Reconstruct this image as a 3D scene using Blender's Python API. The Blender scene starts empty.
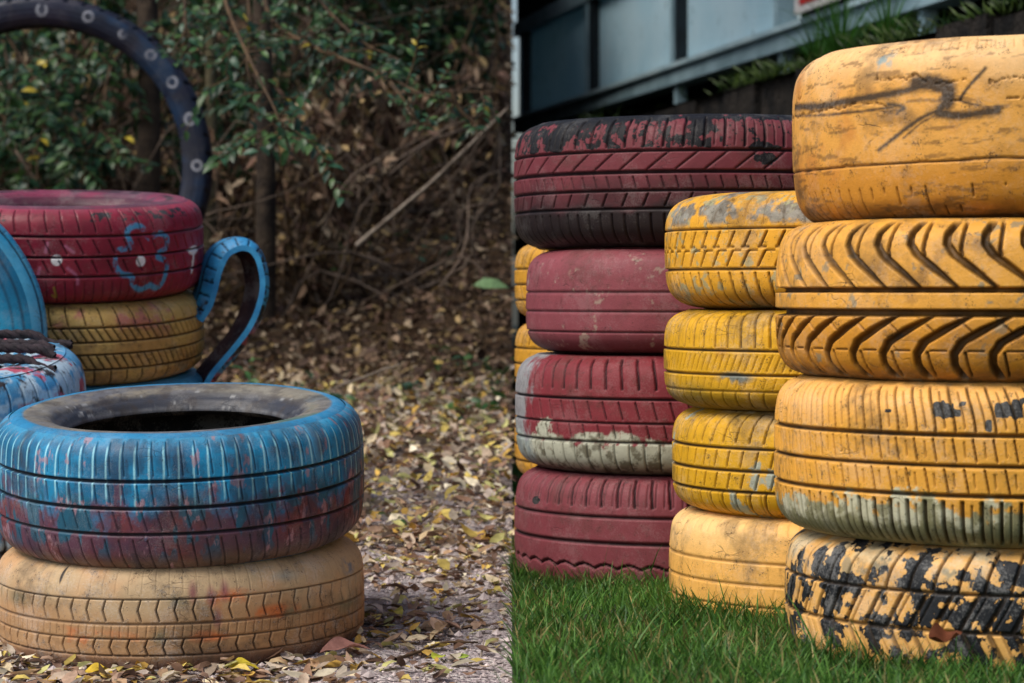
import bpy, math
import numpy as np

F, CH, HY = 2500.0, 0.456, 290.0          # focal length in pixels, eye height, eye-level row
rng = np.random.default_rng(11)
scene = bpy.context.scene
col0 = scene.collection


def PW(px, py, Y):
    return np.array([(px - 512.0) / F * Y, Y, CH - (py - HY) / F * Y])


def S(r, g, b, k=1.0):
    o = []
    for c in (r, g, b):
        c = c / 255.0
        o.append((c / 12.92 if c <= .04045 else ((c + .055) / 1.055) ** 2.4) * k)
    return np.array(o)


# ------------------------------------------------------------------ noise
def _hash(ix, iy, iz, s):
    n = (ix * 374761393 + iy * 668265263 + iz * 1274126177 + s * 974634777) & 0xffffffff
    n = ((n ^ (n >> 13)) * 1274126177) & 0xffffffff
    n = n ^ (n >> 16)
    return n / 4294967295.0


def noise(p, scale, octv=3, seed=0, rough=.5):
    p = np.asarray(p, float) * scale
    out = np.zeros(len(p)); amp = 1.0; tot = 0.0
    for o in range(octv):
        f = np.floor(p); i = f.astype(np.int64); t = p - f
        t = t * t * (3 - 2 * t)
        x0, y0, z0 = i[:, 0], i[:, 1], i[:, 2]
        r = 0
        for dx in (0, 1):
            wx = t[:, 0] if dx else 1 - t[:, 0]
            for dy in (0, 1):
                wy = t[:, 1] if dy else 1 - t[:, 1]
                for dz in (0, 1):
                    wz = t[:, 2] if dz else 1 - t[:, 2]
                    r = r + wx * wy * wz * _hash(x0 + dx, y0 + dy, z0 + dz, seed + o * 17)
        out += r * amp; tot += amp; amp *= rough
        p = p * 2.03 + 11.3
    return out / tot


def clip01(x):
    return np.clip(x, 0, 1)


def ss(a, b, x):
    t = np.clip((x - a) / (b - a), 0, 1)
    return t * t * (3 - 2 * t)


def mixc(a, b, m):
    return a * (1 - m[:, None]) + b * m[:, None]


# ------------------------------------------------------------------ mesh helpers
def np_mesh(name, co, faces, attrs=None, smooth=True):
    """faces: list of int arrays (n x 3 / n x 4)."""
    me = bpy.data.meshes.new(name)
    co = np.asarray(co, np.float32)
    me.vertices.add(len(co)); me.vertices.foreach_set('co', co.ravel())
    faces = [np.asarray(f, np.int32) for f in faces if len(f)]
    nl = sum(f.size for f in faces); nf = sum(len(f) for f in faces)
    li = np.concatenate([f.ravel() for f in faces])
    tot = np.concatenate([np.full(len(f), f.shape[1], np.int32) for f in faces])
    st = np.concatenate([[0], np.cumsum(tot)[:-1]]).astype(np.int32)
    me.loops.add(nl); me.loops.foreach_set('vertex_index', li)
    me.polygons.add(nf); me.polygons.foreach_set('loop_start', st)
    me.polygons.foreach_set('use_smooth', np.full(nf, smooth, bool))
    me.update(calc_edges=True)
    for k, a in (attrs or {}).items():
        a = np.asarray(a, np.float32)
        if a.ndim == 2:
            at = me.attributes.new(k, 'FLOAT_COLOR', 'POINT')
            c4 = np.ones((len(a), 4), np.float32); c4[:, :3] = a
            at.data.foreach_set('color', c4.ravel())
        else:
            at = me.attributes.new(k, 'FLOAT', 'POINT')
            at.data.foreach_set('value', a)
    return me


def link(name, me, mat=None, parent=None, kind=None, label=None, cat=None, group=None, loc=None):
    o = bpy.data.objects.new(name, me)
    col0.objects.link(o)
    if mat is not None and me is not None:
        me.materials.append(mat)
    if parent is not None:
        o.parent = parent
    if loc is not None:
        o.location = loc
    if kind: o['kind'] = kind
    if label: o['label'] = label
    if cat: o['category'] = cat
    if group: o['group'] = group
    return o


def thing(name, label, cat, loc=(0, 0, 0), rot=(0, 0, 0), group=None):
    o = link(name, None, None, None, None, label, cat, group, loc)
    o.rotation_euler = rot
    return o


class MB:
    """collects geometry for ONE mesh object"""
    def __init__(s): s.v = []; s.f3 = []; s.f4 = []; s.c = []; s.n = 0

    def add(s, v, f, c=None):
        v = np.asarray(v, float); f = np.asarray(f, int)
        if len(v) == 0: return
        (s.f3 if f.shape[1] == 3 else s.f4).append(f + s.n)
        s.v.append(v); s.n += len(v)
        s.c.append(np.tile(np.asarray(c if c is not None else (1, 1, 1), float), (len(v), 1)) if c is None or np.ndim(c) == 1 else c)

    def box(s, pts8, c=None):
        s.add(pts8, [[0, 3, 2, 1], [4, 5, 6, 7], [0, 1, 5, 4], [1, 2, 6, 5], [2, 3, 7, 6], [3, 0, 4, 7]], c)

    def tube(s, pts, rad, k=6, c=None, flat=None):
        pts = np.asarray(pts, float); n = len(pts)
        rad = np.broadcast_to(np.asarray(rad, float), (n,))
        t = np.gradient(pts, axis=0); t /= np.linalg.norm(t, axis=1)[:, None] + 1e-9
        up = np.array([.13, .9, .41]) if abs(t[0] @ np.array([0, 0, 1.])) > .8 else np.array([0, 0, 1.])
        a = np.cross(t, up); a /= np.linalg.norm(a, axis=1)[:, None] + 1e-9
        b = np.cross(t, a)
        ang = np.arange(k) / k * 2 * math.pi
        v = pts[:, None, :] + rad[:, None, None] * (np.cos(ang)[None, :, None] * a[:, None, :] + np.sin(ang)[None, :, None] * b[:, None, :])
        i = np.arange(n - 1)[:, None] * k; j = np.arange(k)[None, :]; j2 = (j + 1) % k
        f = np.stack([i + j, i + j2, i + k + j2, i + k + j], -1).reshape(-1, 4)
        s.add(v.reshape(-1, 3), f, c)

    def leaves(s, pos, d, nrm, L, Wd, col, curl=.25, fold=.25):
        pos = np.asarray(pos, float); n = len(pos)
        if n == 0: return
        d = d / (np.linalg.norm(d, axis=1)[:, None] + 1e-9)
        side = np.cross(d, nrm); side /= np.linalg.norm(side, axis=1)[:, None] + 1e-9
        nn = np.cross(side, d)
        L = np.broadcast_to(L, (n,))[:, None]; Wd = np.broadcast_to(Wd, (n,))[:, None]
        curl = np.broadcast_to(curl, (n,))[:, None]; fold = np.broadcast_to(fold, (n,))[:, None]
        def P(t, w): return pos + d * L * t + side * Wd * w * .5 + nn * (-(t - .4) ** 2 * curl * L * 1.6 + np.abs(w) * fold * Wd * .5)
        vs = np.stack([P(0, 0), P(.32, .92), P(.32, 0), P(.32, -.92), P(.68, .8), P(.68, 0), P(.68, -.8), P(1, 0)], 1)
        tri = np.array([[0, 2, 1], [0, 3, 2], [1, 2, 5], [1, 5, 4], [2, 3, 6], [2, 6, 5], [4, 5, 7], [5, 6, 7]])
        f = (np.arange(n)[:, None, None] * 8 + tri[None]).reshape(-1, 3)
        s.add(vs.reshape(-1, 3), f, np.repeat(col, 8, axis=0))

    def build(s, name, mat, parent=None, smooth=True, **kw):
        me = np_mesh(name, np.concatenate(s.v), [np.concatenate(x) for x in (s.f3, s.f4) if x], {'col': np.concatenate(s.c)}, smooth)
        return link(name, me, mat, parent, **kw)


def rnd_unit(n, up=0.0):
    d = rng.normal(size=(n, 3)); d[:, 2] += up
    return d / np.linalg.norm(d, axis=1)[:, None]


# ------------------------------------------------------------------ materials
class NT:
    def __init__(s, name):
        s.m = bpy.data.materials.new(name); s.m.use_nodes = True
        s.t = s.m.node_tree; s.t.nodes.clear()
        s.out = s.t.nodes.new('ShaderNodeOutputMaterial')
        s.b = s.t.nodes.new('ShaderNodeBsdfPrincipled')
        s.t.links.new(s.b.outputs[0], s.out.inputs[0])

    def n(s, typ, **kw):
        x = s.t.nodes.new(typ)
        for k, v in kw.items(): setattr(x, k, v)
        return x

    def put(s, sock, val):
        if isinstance(val, bpy.types.NodeSocket): s.t.links.new(val, sock)
        elif np.ndim(val) == 1 and len(val) == 3 and sock.type == 'RGBA': sock.default_value = (*[float(q) for q in val], 1)
        elif np.ndim(val) == 1: sock.default_value = [float(q) for q in val]
        else: sock.default_value = val

    def attr(s, name, out='Color'):
        a = s.n('ShaderNodeAttribute'); a.attribute_name = name
        return a.outputs[out]

    def coord(s, kind='Object'):
        return s.n('ShaderNodeTexCoord').outputs[kind]

    def noise(s, vec, scale, detail=4, rough=.55, dist=0):
        x = s.n('ShaderNodeTexNoise'); s.put(x.inputs['Vector'], vec); x.inputs['Scale'].default_value = scale
        x.inputs['Detail'].default_value = detail; x.inputs['Roughness'].default_value = rough
        x.inputs['Distortion'].default_value = dist
        return x.outputs[0]

    def math(s, op, a, b=0.0, c=None, clamp=False):
        x = s.n('ShaderNodeMath', operation=op, use_clamp=clamp)
        s.put(x.inputs[0], a); s.put(x.inputs[1], b)
        if c is not None: s.put(x.inputs[2], c)
        return x.outputs[0]

    def rng(s, v, a, b, c=0., d=1.):
        x = s.n('ShaderNodeMapRange', interpolation_type='SMOOTHSTEP')
        for i, q in enumerate((v, a, b, c, d)): s.put(x.inputs[i], q)
        return x.outputs[0]

    def mix(s, f, a, b, blend='MIX'):
        x = s.n('ShaderNodeMix', data_type='RGBA', blend_type=blend)
        s.put(x.inputs[0], f); s.put(x.inputs[6], a); s.put(x.inputs[7], b)
        return x.outputs[2]

    def bump(s, h, strength=.3, dist=.002):
        x = s.n('ShaderNodeBump'); s.put(x.inputs['Height'], h)
        x.inputs['Strength'].default_value = strength; x.inputs['Distance'].default_value = dist
        s.t.links.new(x.outputs[0], s.b.inputs['Normal'])

    def set(s, **kw):
        for k, v in kw.items(): s.put(s.b.inputs[k.replace('_', ' ')], v)
        return s.m


def tyre_mat(name, cavcol, cavstr=.8, rough=.55, chipscale=70, dirt=S(70, 60, 45), dirtamt=.25, bump=.5, spec=.35, crack=26, chk=.30):
    t = NT(name)
    co = t.coord()
    n1 = t.noise(co, chipscale, 6, .62)
    n2 = t.noise(co, chipscale * 5, 3, .6)
    n3 = t.noise(co, 9, 4, .6)
    wear = t.attr('wear', 'Fac')
    n4 = t.noise(co, 420, 3, .7)
    k = t.math('ADD', t.math('MULTIPLY_ADD', n2, .25, wear), n1)
    chip = t.rng(k, .985, 1.015)
    var = t.math('MULTIPLY_ADD', t.noise(co, 26, 5, .65), .5, .75)
    vc = t.n('ShaderNodeCombineColor')
    for i in range(3): t.put(vc.inputs[i], var)
    base = t.mix(1.0, t.attr('col'), vc.outputs[0], 'MULTIPLY')
    dm = t.rng(t.math('MULTIPLY_ADD', n1, .5, n3), .72, .95, 0, dirtamt)
    base = t.mix(dm, base, dirt)
    sp = t.rng(t.math('MULTIPLY_ADD', n4, .55, t.math('MULTIPLY', n1, .5)), .60, .66, 0, dirtamt * 1.6)
    base = t.mix(sp, base, cavcol)
    vo = t.n('ShaderNodeTexVoronoi', feature='DISTANCE_TO_EDGE'); vo.inputs['Scale'].default_value = crack
    wv = t.n('ShaderNodeVectorMath', operation='MULTIPLY_ADD'); t.put(wv.inputs[0], co); wv.inputs[1].default_value = (1, 1, 2.6)
    nz_ = t.n('ShaderNodeTexNoise'); t.put(nz_.inputs['Vector'], co); nz_.inputs['Scale'].default_value = 30
    vs_ = t.n('ShaderNodeVectorMath', operation='SCALE'); t.put(vs_.inputs[0], nz_.outputs['Color']); vs_.inputs['Scale'].default_value = .05
    t.put(wv.inputs[2], vs_.outputs[0]); t.put(vo.inputs['Vector'], wv.outputs[0])
    ck = t.math('MULTIPLY', t.rng(vo.outputs[0], .035, .0), t.rng(t.noise(co, 11, 4, .6), .5, .62, 0, .8))
    base = t.mix(t.math('MULTIPLY', ck, .7), base, cavcol)
    base = t.mix(chip, base, t.attr('under'))
    chalk = t.rng(t.math('MULTIPLY_ADD', n2, .5, t.noise(co, 15, 5, .7)), .74, .92, 0, chk)
    base = t.mix(chalk, base, t.mix(.55, base, (.8, .78, .72)))
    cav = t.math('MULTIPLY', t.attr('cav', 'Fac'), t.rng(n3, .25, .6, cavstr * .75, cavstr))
    base = t.mix(cav, base, cavcol)  # grooves darken with depth: dirt plus shade put into the colour
    t.bump(t.math('MULTIPLY_ADD', chip, -.5, t.math('MULTIPLY_ADD', n2, .35, t.math('MULTIPLY_ADD', n4, .35, t.math('MULTIPLY_ADD', ck, -.6, t.math('MULTIPLY', n1, .5))))), bump, .0016)
    t.set(Base_Color=base, Roughness=t.math('MULTIPLY_ADD', n1, .35, rough - .15), Specular_IOR_Level=spec)
    return t.m


def simple_mat(name, c1, c2, scale=8, rough=.8, bump=.3, bd=.01, detail=5, spec=.3, attr=False, metallic=0., trans=None):
    t = NT(name); co = t.coord()
    n = t.noise(co, scale, detail, .6)
    b = t.mix(t.rng(n, .35, .65), c1, c2)
    if attr:
        b = t.mix(1.0, t.mix(1.0, t.attr('col'), b, 'MULTIPLY') if name == 'brushwood_bark' else t.attr('col'), t.mix(t.rng(n, .3, .7), (.75, .75, .75), (1.2, 1.2, 1.2)), 'MULTIPLY')
    t.bump(t.noise(co, scale * 4, 4, .6), bump, bd)
    t.set(Base_Color=b, Roughness=rough, Specular_IOR_Level=spec, Metallic=metallic)
    return t.m


def leaf_mat(name, rough=.55, transl=.3, spec=.35):
    t = NT(name)
    c = t.attr('col')
    n = t.noise(t.coord(), 60, 3, .6)
    b = t.mix(1.0, c, t.mix(t.rng(n, .3, .7), (.72, .72, .72), (1.18, 1.18, 1.18)), 'MULTIPLY')
    t.set(Base_Color=b, Roughness=rough, Specular_IOR_Level=spec)
    tr = t.n('ShaderNodeBsdfTranslucent'); t.put(tr.inputs[0], b)
    mx = t.n('ShaderNodeMixShader'); mx.inputs[0].default_value = transl
    t.t.links.new(t.b.outputs[0], mx.inputs[1]); t.t.links.new(tr.outputs[0], mx.inputs[2])
    t.t.links.new(mx.outputs[0], t.out.inputs[0])
    return t.m


RUB = S(30, 31, 33)
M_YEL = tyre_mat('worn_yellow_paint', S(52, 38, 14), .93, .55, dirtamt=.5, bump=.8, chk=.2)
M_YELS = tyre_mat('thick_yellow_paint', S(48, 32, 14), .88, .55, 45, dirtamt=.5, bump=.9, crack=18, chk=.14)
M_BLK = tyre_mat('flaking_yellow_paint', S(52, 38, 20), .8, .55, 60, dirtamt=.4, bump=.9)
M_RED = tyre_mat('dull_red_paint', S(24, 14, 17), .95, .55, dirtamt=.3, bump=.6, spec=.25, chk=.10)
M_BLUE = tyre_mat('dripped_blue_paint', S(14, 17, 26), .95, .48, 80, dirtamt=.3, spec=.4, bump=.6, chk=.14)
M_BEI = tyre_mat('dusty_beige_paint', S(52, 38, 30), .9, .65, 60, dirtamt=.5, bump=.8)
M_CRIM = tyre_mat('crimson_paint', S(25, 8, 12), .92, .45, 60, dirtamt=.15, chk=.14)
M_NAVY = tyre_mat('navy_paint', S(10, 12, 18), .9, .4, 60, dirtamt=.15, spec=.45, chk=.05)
M_LEAF = leaf_mat('green_leaf', .42, .3, .45)
M_DEAD = leaf_mat('dead_leaf', .75, .15, .15)
M_GRASS = leaf_mat('grass_blade', .5, .35, .3)
M_BARK = simple_mat('bark', S(72, 60, 48), S(38, 31, 26), 14, .9, .7, .02)
M_TWIG = simple_mat('dry_twig', S(146, 134, 120), S(98, 86, 74), 30, .85, .4, .004)
M_STEM = simple_mat('stem', S(92, 72, 50), S(58, 46, 34), 20, .85, .3, .004)


# ------------------------------------------------------------------ tyres
def half_profile(R, h, rim, sh):
    dB = R * (1 - rim)
    outer = [(0, 0), (.30, .0006), (.55, .0025), (.74, .008 * sh), (.87, .019 * sh), (.95, .034 * sh), (.99, .052 * sh),
             (1.0, max(.5 * dB, .066 * sh)), (.965, .68 * dB), (.88, .84 * dB), (.75, .97 * dB), (.66, 1.0 * dB)]
    inner = [(.66, 1.0 * dB), (.58, .97 * dB), (.60, .9 * dB), (.80, .5 * dB), (.72, .26 * dB), (.4, .15 * dB), (0, .14 * dB)]
    return [(R - d, z * h) for z, d in outer], [(R - d, z * h) for z, d in inner]


def smooth_poly(pts, n):
    P = np.array(pts, float); out = []
    Q = np.vstack([2 * P[0] - P[1], P, 2 * P[-1] - P[-2]])
    for i in range(1, len(Q) - 2):
        t = np.linspace(0, 1, n, endpoint=False)[:, None]
        p0, p1, p2, p3 = Q[i - 1], Q[i], Q[i + 1], Q[i + 2]
        out.append(.5 * ((2 * p1) + (-p0 + p2) * t + (2 * p0 - 5 * p1 + 4 * p2 - p3) * t ** 2 + (-p0 + 3 * p1 - 3 * p2 + p3) * t ** 3))
    out.append(P[-1:])
    return np.concatenate(out)


def resample(P, n):
    s = np.concatenate([[0], np.cumsum(np.linalg.norm(np.diff(P, axis=0), axis=1))])
    q = np.linspace(0, s[-1], n)
    return np.stack([np.interp(q, s, P[:, 0]), np.interp(q, s, P[:, 1])], 1)


def revolve(P, nrm, N, dep=None):
    """P: m x 2 (r,z). phi=0 faces -Y, phi>0 goes to +X. returns verts, faces, phi, idx"""
    m = len(P)
    ph = (np.arange(N) / N) * 2 * math.pi - math.pi
    PH = np.repeat(ph[:, None], m, 1).ravel()
    Rr = np.tile(P[:, 0], N); Z = np.tile(P[:, 1], N)
    if dep is not None:
        Rr = Rr - np.tile(nrm[:, 0], N) * dep; Z = Z - np.tile(nrm[:, 1], N) * dep
    v = np.stack([Rr * np.sin(PH), -Rr * np.cos(PH), Z], 1)
    i = np.arange(N)[:, None]; j = np.arange(m - 1)[None, :]; i2 = (i + 1) % N
    f = np.stack([i * m + j, i2 * m + j, i2 * m + j + 1, i * m + j + 1], -1).reshape(-1, 4)
    return v, f, PH


class T:
    """surface coordinates handed to the tread and paint functions"""
    def __init__(s, u, v, h, R, p):
        s.u, s.v, s.h, s.R, s.p = u, v, h, R, p
        s.C = 2 * math.pi * R
        s.w1 = noise(p, 40, 2, 5) - .5
        s.one = np.ones_like(u)

    def circ(s, c, w=.004, e=.0014, d=.006):
        return d * clip01((w / 2 + e / 2 - np.abs(s.v - c) * s.h) / e)

    def line(s, p, w, v0, v1, fn=None, off=0., e=.0014, d=.005):
        n = max(1, round(s.C / p)); p = s.C / n
        if fn is None: f = 0.; sl = 0.
        else:
            f = fn(s.v); sl = (fn(s.v + .01) - fn(s.v - .01)) / (.02 * s.h)
        x = (((s.u - off - f) / p + .5) % 1 - .5) * p
        dd = np.abs(x) / np.sqrt(1 + sl * sl)
        if callable(w): w = w(s.v)
        return d * clip01((w / 2 + e / 2 - dd) / e) * clip01((s.v - v0) * s.h / .0012) * clip01((v1 - s.v) * s.h / .0012)

    def cell(s, p, fn=None, off=0., seed=0):
        n = max(1, round(s.C / p)); p = s.C / n
        i = np.floor((s.u - off - (fn(s.v) if fn else 0.)) / p).astype(np.int64)
        return _hash(i, i * 0, i * 0, seed)

    def n(s, scale, o=3, seed=0, st=(1, 1, 1)):
        return noise(s.p * np.array(st), scale, o + 2, seed, .62)


def mx(*a):
    r = a[0]
    for q in a[1:]: r = np.maximum(r, q)
    return r


def make_tyre(name, label, loc, R, Wd, pattern, paint, mat, rot=(0, 0, 0), N=1000, M=96, rim=.58, sh=1.0, group=None,
              seed=0, side=None, side_mat=None, side_label=None, cat='tyre', lump=.0022, gd=1.0):
    h = Wd / 2
    out, inn = half_profile(R, h, rim, sh)
    hp = smooth_poly(out, 16)
    k = np.argmax(hp[:, 1] >= .955 * h)
    half = hp[:k + 1]; sw = hp[k:]
    tr = np.vstack([half[::-1] * [1, -1], half[1:]])
    tr = resample(tr, M)
    sw = resample(sw, 22)
    ip = resample(smooth_poly(inn, 8), 14)
    ip = np.vstack([ip * [1, -1], ip[::-1][1:]])
    root = thing(name, label, cat, loc, rot, group)

    def nrmls(P):
        t = np.gradient(P, axis=0); n = np.stack([t[:, 1], -t[:, 0]], 1)
        return n / np.linalg.norm(n, axis=1)[:, None]

    def part(pname, P, tread, m, pf, lab=None, flip=False, nseg=N):
        nr = nrmls(P)
        if flip: nr = -nr
        v, f, ph = revolve(P, nr, nseg)
        u = ph * R; vv = v[:, 2] / h
        q = v + seed * 3.7
        t = T(u, vv, h, R, q)
        lumpy = (noise(q, 5, 2, 3) - .5) * lump * 2 + (noise(q, 22, 2, 4) - .5) * lump * .5
        dep = pattern(t) if tread else np.zeros(len(v))
        t.dep = dep
        if tread:
            row = np.tile(np.minimum(np.arange(len(P)), np.arange(len(P))[::-1]), nseg)
            dep = dep * clip01(row / 3.0)
            dep = dep * (.82 + .36 * noise(q, 60, 2, 9)) * gd
        else:
            rr0 = P[:, 0] / R
            rd = np.zeros(len(P))
            for rk, wk, dk in ((.905, .0022, .0016), (.865, .003, -.0018), (.80, .0014, .001), (.74, .0014, .001), (.655, .003, .0022), (.635, .002, -.0016)):
                rd = rd + dk * clip01((wk - np.abs(rr0 - rk) * R) / .0012)
            if pname == 'sidewall': dep = np.tile(rd, nseg)
        v, f, ph = revolve(P, nr, nseg, dep + lumpy)
        a = pf(t)
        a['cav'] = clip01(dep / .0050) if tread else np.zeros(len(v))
        v[:, 2] += h
        if flip: f = f[:, ::-1]
        o = link(pname, np_mesh(pname, v, [f], a), m, root)
        if lab: o['label'] = lab
        return o
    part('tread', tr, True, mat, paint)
    sidef = side or paint
    up = part('sidewall', sw, False, side_mat or mat, sidef, side_label, nseg=min(N, 700))
    part('sidewall', sw[::-1] * [1, -1], False, side_mat or mat, sidef, nseg=min(N, 700))
    part('inner_liner', ip, False, M_RUBBER, lambda t: flat(t, RUB * .6, RUB, -1), flip=True, nseg=360)
    return root


def flat(t, c, under, wear=0.):
    n = len(t.u)
    return {'col': np.tile(c, (n, 1)), 'under': np.tile(under, (n, 1)), 'wear': np.full(n, wear) if np.ndim(wear) == 0 else wear}


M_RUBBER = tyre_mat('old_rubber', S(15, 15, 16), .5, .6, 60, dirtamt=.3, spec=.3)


def surf(px, py, loc, R, Wd, rot=(0, 0, 0)):
    """measured photo position -> (u, v) on a tyre's tread: used only to read where the marks sit on the tyre"""
    cx, cy, cz = loc; h = Wd / 2; ph = 0.
    for _ in range(12):
        Y = cy - R * math.cos(ph)
        X = (px - 512) / F * Y
        ph = math.asin(max(-.999, min(.999, (X - cx) / R)))
    Y = cy - R * math.cos(ph); Z = CH - (py - HY) / F * Y
    zl = Z - cz + R * math.cos(ph) * math.sin(rot[0]) + (X - cx) * math.sin(rot[1])
    return ph * R, (zl - h) / h


def stroke(t, pts, loc, R, Wd, rot, w, soft):
    """coverage of a brush stroke through the listed points, on the tread surface"""
    if len(pts) > 2: pts = smooth_poly(np.array(pts, float), 5)
    q = [surf(a, b, loc, R, Wd, rot) for a, b in pts]
    m = np.zeros(len(t.u)); u = t.u; z = t.v * t.h
    for (u0, v0), (u1, v1) in zip(q[:-1], q[1:]):
        a = np.array([u0, v0 * t.h]); b = np.array([u1, v1 * t.h]); d = b - a
        k = clip01(((u - a[0]) * d[0] + (z - a[1]) * d[1]) / (d @ d + 1e-12))
        dist = np.hypot(u - a[0] - k * d[0], z - a[1] - k * d[1])
        m = np.maximum(m, clip01((w - dist) / soft + .5))
    return m


def blob(t, px, py, loc, R, Wd, rot, ru, rv, soft=.3, pw=2):
    u0, v0 = surf(px, py, loc, R, Wd, rot)
    d = (np.abs((t.u - u0) / ru) ** pw + np.abs((t.v - v0) * t.h / rv) ** pw) ** (1 / pw)
    if pw > 2: d = d + (t.n(70, 3, 91) - .5) * 1.1
    return clip01((1 - d) / soft)


GY = 'yellow tyres stacked in columns on the lawn'
GR = 'dull red tyres stacked in one column on the lawn'


def lawn_z(y): return -.030 - .03 * (y - 3.1)


# ---- front yellow column -------------------------------------------------
FX, FY = .690, 3.455
YEL = S(226, 162, 58); YEL2 = S(226, 150, 48); YM = S(216, 162, 22); GREYP = S(120, 125, 108)
def zf(py): return CH - (py - HY) * (FY - .32 + (.055 if py > HY else 0.)) / F


# bottom: black flaked
R4 = .317; z4 = -.052; W4 = zf(547) - z4
def pat(t):
    s = t.h
    return mx(t.circ(.36, .004), t.circ(-.18, .004),
              t.line(.034, .0035, .36, .99, lambda v: (v - .4) * .02 + (v - .4) ** 2 * .02),
              t.line(.034, .005, -.18, .36, lambda v: (v + .18) * .05), t.line(.034, .002, -.18, .36, lambda v: (v + .18) * .05, off=.011, d=.003),
              t.line(.034, .006, -.98, -.18, lambda v: -(v + .18) * .045, off=.004), t.line(.034, .002, -.98, -.18, lambda v: -(v + .18) * .045, off=.02, d=.003))
def pnt(t):
    base = mixc(S(232, 176, 96), S(214, 196, 156), ss(.3, .9, t.v) * ss(.38, .6, t.n(18, 3, 3)) * .85)
    base = mixc(base, GREYP, ss(.56, .66, t.n(50, 3, 8)) * ss(.3, .6, t.v) * .7)
    fa = lambda v: (v - .4) * .02 + (v - .4) ** 2 * .02
    fb = lambda v: (v + .18) * .05
    fc = lambda v: -(v + .18) * .045
    blk = np.where(t.v > .36, t.cell(.034, fa, .017, 1), np.where(t.v > -.18, t.cell(.034, fb, .017, 2), t.cell(.034, fc, .021, 3)))
    w = .27 + (t.n(38, 4, 21) - .5) * 2.5 + (t.n(9, 2, 23) - .5) * .7 + (blk - .5) * .40 + .24 * ss(-.3, .25, t.u / t.R) * ss(-1, .2, -t.v * 0 + .3) + .12 * ss(.2, -.7, t.v) - .12 * ss(.6, .9, t.v)
    return {'col': base, 'under': np.tile(S(24, 27, 31), (len(t.u), 1)), 'wear': w}
make_tyre('tyre', 'yellow tyre with flaked black patches, at the foot of the front column', (FX + .006, FY, z4), R4, W4, pat, pnt, M_BLK,
          N=1500, M=110, group=GY, seed=1)

# third: three rings, worn grey green lower edge
R3 = .325; z3 = z4 + W4; W3 = zf(382) - z3
def pat(t):
    f1 = lambda v: -.018 * (v - .35) ** 2 * 2.2 - .006 * v
    return mx(t.circ(.37, .0045), t.circ(.0, .0045), t.circ(-.36, .0045),
              t.line(.026, .0026, .40, .99, f1), t.line(.026, .0016, .44, .9, f1, off=.013, d=.0035),
              t.line(.026, .0018, .04, .34, lambda v: -.02 * v), t.line(.026, .0013, .1, .3, lambda v: -.012 * v, off=.012, d=.003),
              t.line(.026, .0018, -.33, -.03, lambda v: -.02 * v, off=.008), t.line(.026, .0013, -.26, -.08, lambda v: -.012 * v, off=.02, d=.003),
              t.line(.0245, .0042, -.97, -.42), t.line(.0245, .0016, -.95, -.46, off=.012, d=.004))
def pnt(t):
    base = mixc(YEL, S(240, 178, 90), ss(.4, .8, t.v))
    edge = t.v + (t.n(22, 5, 5) - .5) * .7 + .08 * np.sin(t.u * 9 + .6) + (t.cell(.0245, None, 0., 5) - .5) * .16
    g = ss(-.46, -.50, edge) * ss(.36, .46, t.n(60, 4, 15) + .2 * ss(-.5, -.75, t.v))
    base = mixc(base, mixc(np.tile(S(200, 196, 164), (len(t.u), 1)), S(132, 128, 92), ss(.42, .62, t.n(50, 3, 6) + .25 * ss(-.6, -.95, t.v))), g)
    w = -.35 + .2 * g
    for a, b, ru, rv in ((938, 409, .009, .012), (948, 411, .009, .010), (957, 413, .008, .005), (1003, 410, .011, .014), (1012, 411, .009, .010), (1020, 409, .009, .014), (963, 404, .005, .003), (888, 411, .006, .003), (990, 426, .005, .008)):
        w = w + 1.7 * blob(t, a, b, (FX, FY, z3), R3, W3, (0, 0, 0), ru, rv, .5, 6)
    return {'col': base, 'under': np.tile(S(44, 44, 42), (len(t.u), 1)), 'wear': w}
make_tyre('tyre', 'yellow tyre with grey worn lower edge and thin rings, second from ground in front column', (FX - .002, FY, z3), R3, W3, pat, pnt, M_YEL,
          N=1500, M=124, group=GY, seed=2, sh=.85, gd=1.25)

# second: bold curved blocks
R2 = .326; z2 = z3 + W3; W2 = zf(216) - z2
def pat(t):
    vv_ = np.linspace(-1, 1, 401); kk = np.exp(-np.linspace(-2, 2, 21) ** 2); kk /= kk.sum()
    def sm_(xp, fp):
        y = np.interp(vv_, xp, fp); y = np.convolve(np.pad(y, 10, 'edge'), kk, 'valid'); return lambda v: np.interp(v, vv_, y)
    fu = sm_([.1, .35, .55, .68, .8, .98], [.072, .038, .011, .001, .001, .012])
    fu2 = lambda v: np.where(v > .6, .012 * (v - .6), (.6 - v) * .03)
    fl = sm_([-.98, -.8, -.66, -.52, -.35, -.15], [.012, .001, .001, .012, .042, .084])
    wu = lambda v: .0035 + .0055 * ss(.12, .45, v)
    wl_ = lambda v: .003 + .0060 * ss(-.15, -.42, v)
    return mx(t.circ(.115, .0065, .002, .011), t.circ(-.165, .008, .002, .012),
              t.line(.0495, wu, .115, .99, fu, e=.003, d=.0085), t.line(.0495, .0045, .52, .97, fu2, off=.020, e=.002, d=.005),
              t.line(.0495, .002, .3, .5, lambda v: v * -.16, off=.10, d=.003),
              t.line(.0495, wl_, -.985, -.165, fl, off=.01, e=.003, d=.0085),
              t.line(.0495, .0022, -.42, -.2, lambda v: -v * .12, off=.038, d=.003),
              t.line(.0495, .003, -.93, -.62, lambda v: -.02 * (v + .8), off=.029, d=.004),
              t.circ(-.62, .0022, .001, .0032) * (((t.u / .0495) % 1) > .55))
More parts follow.
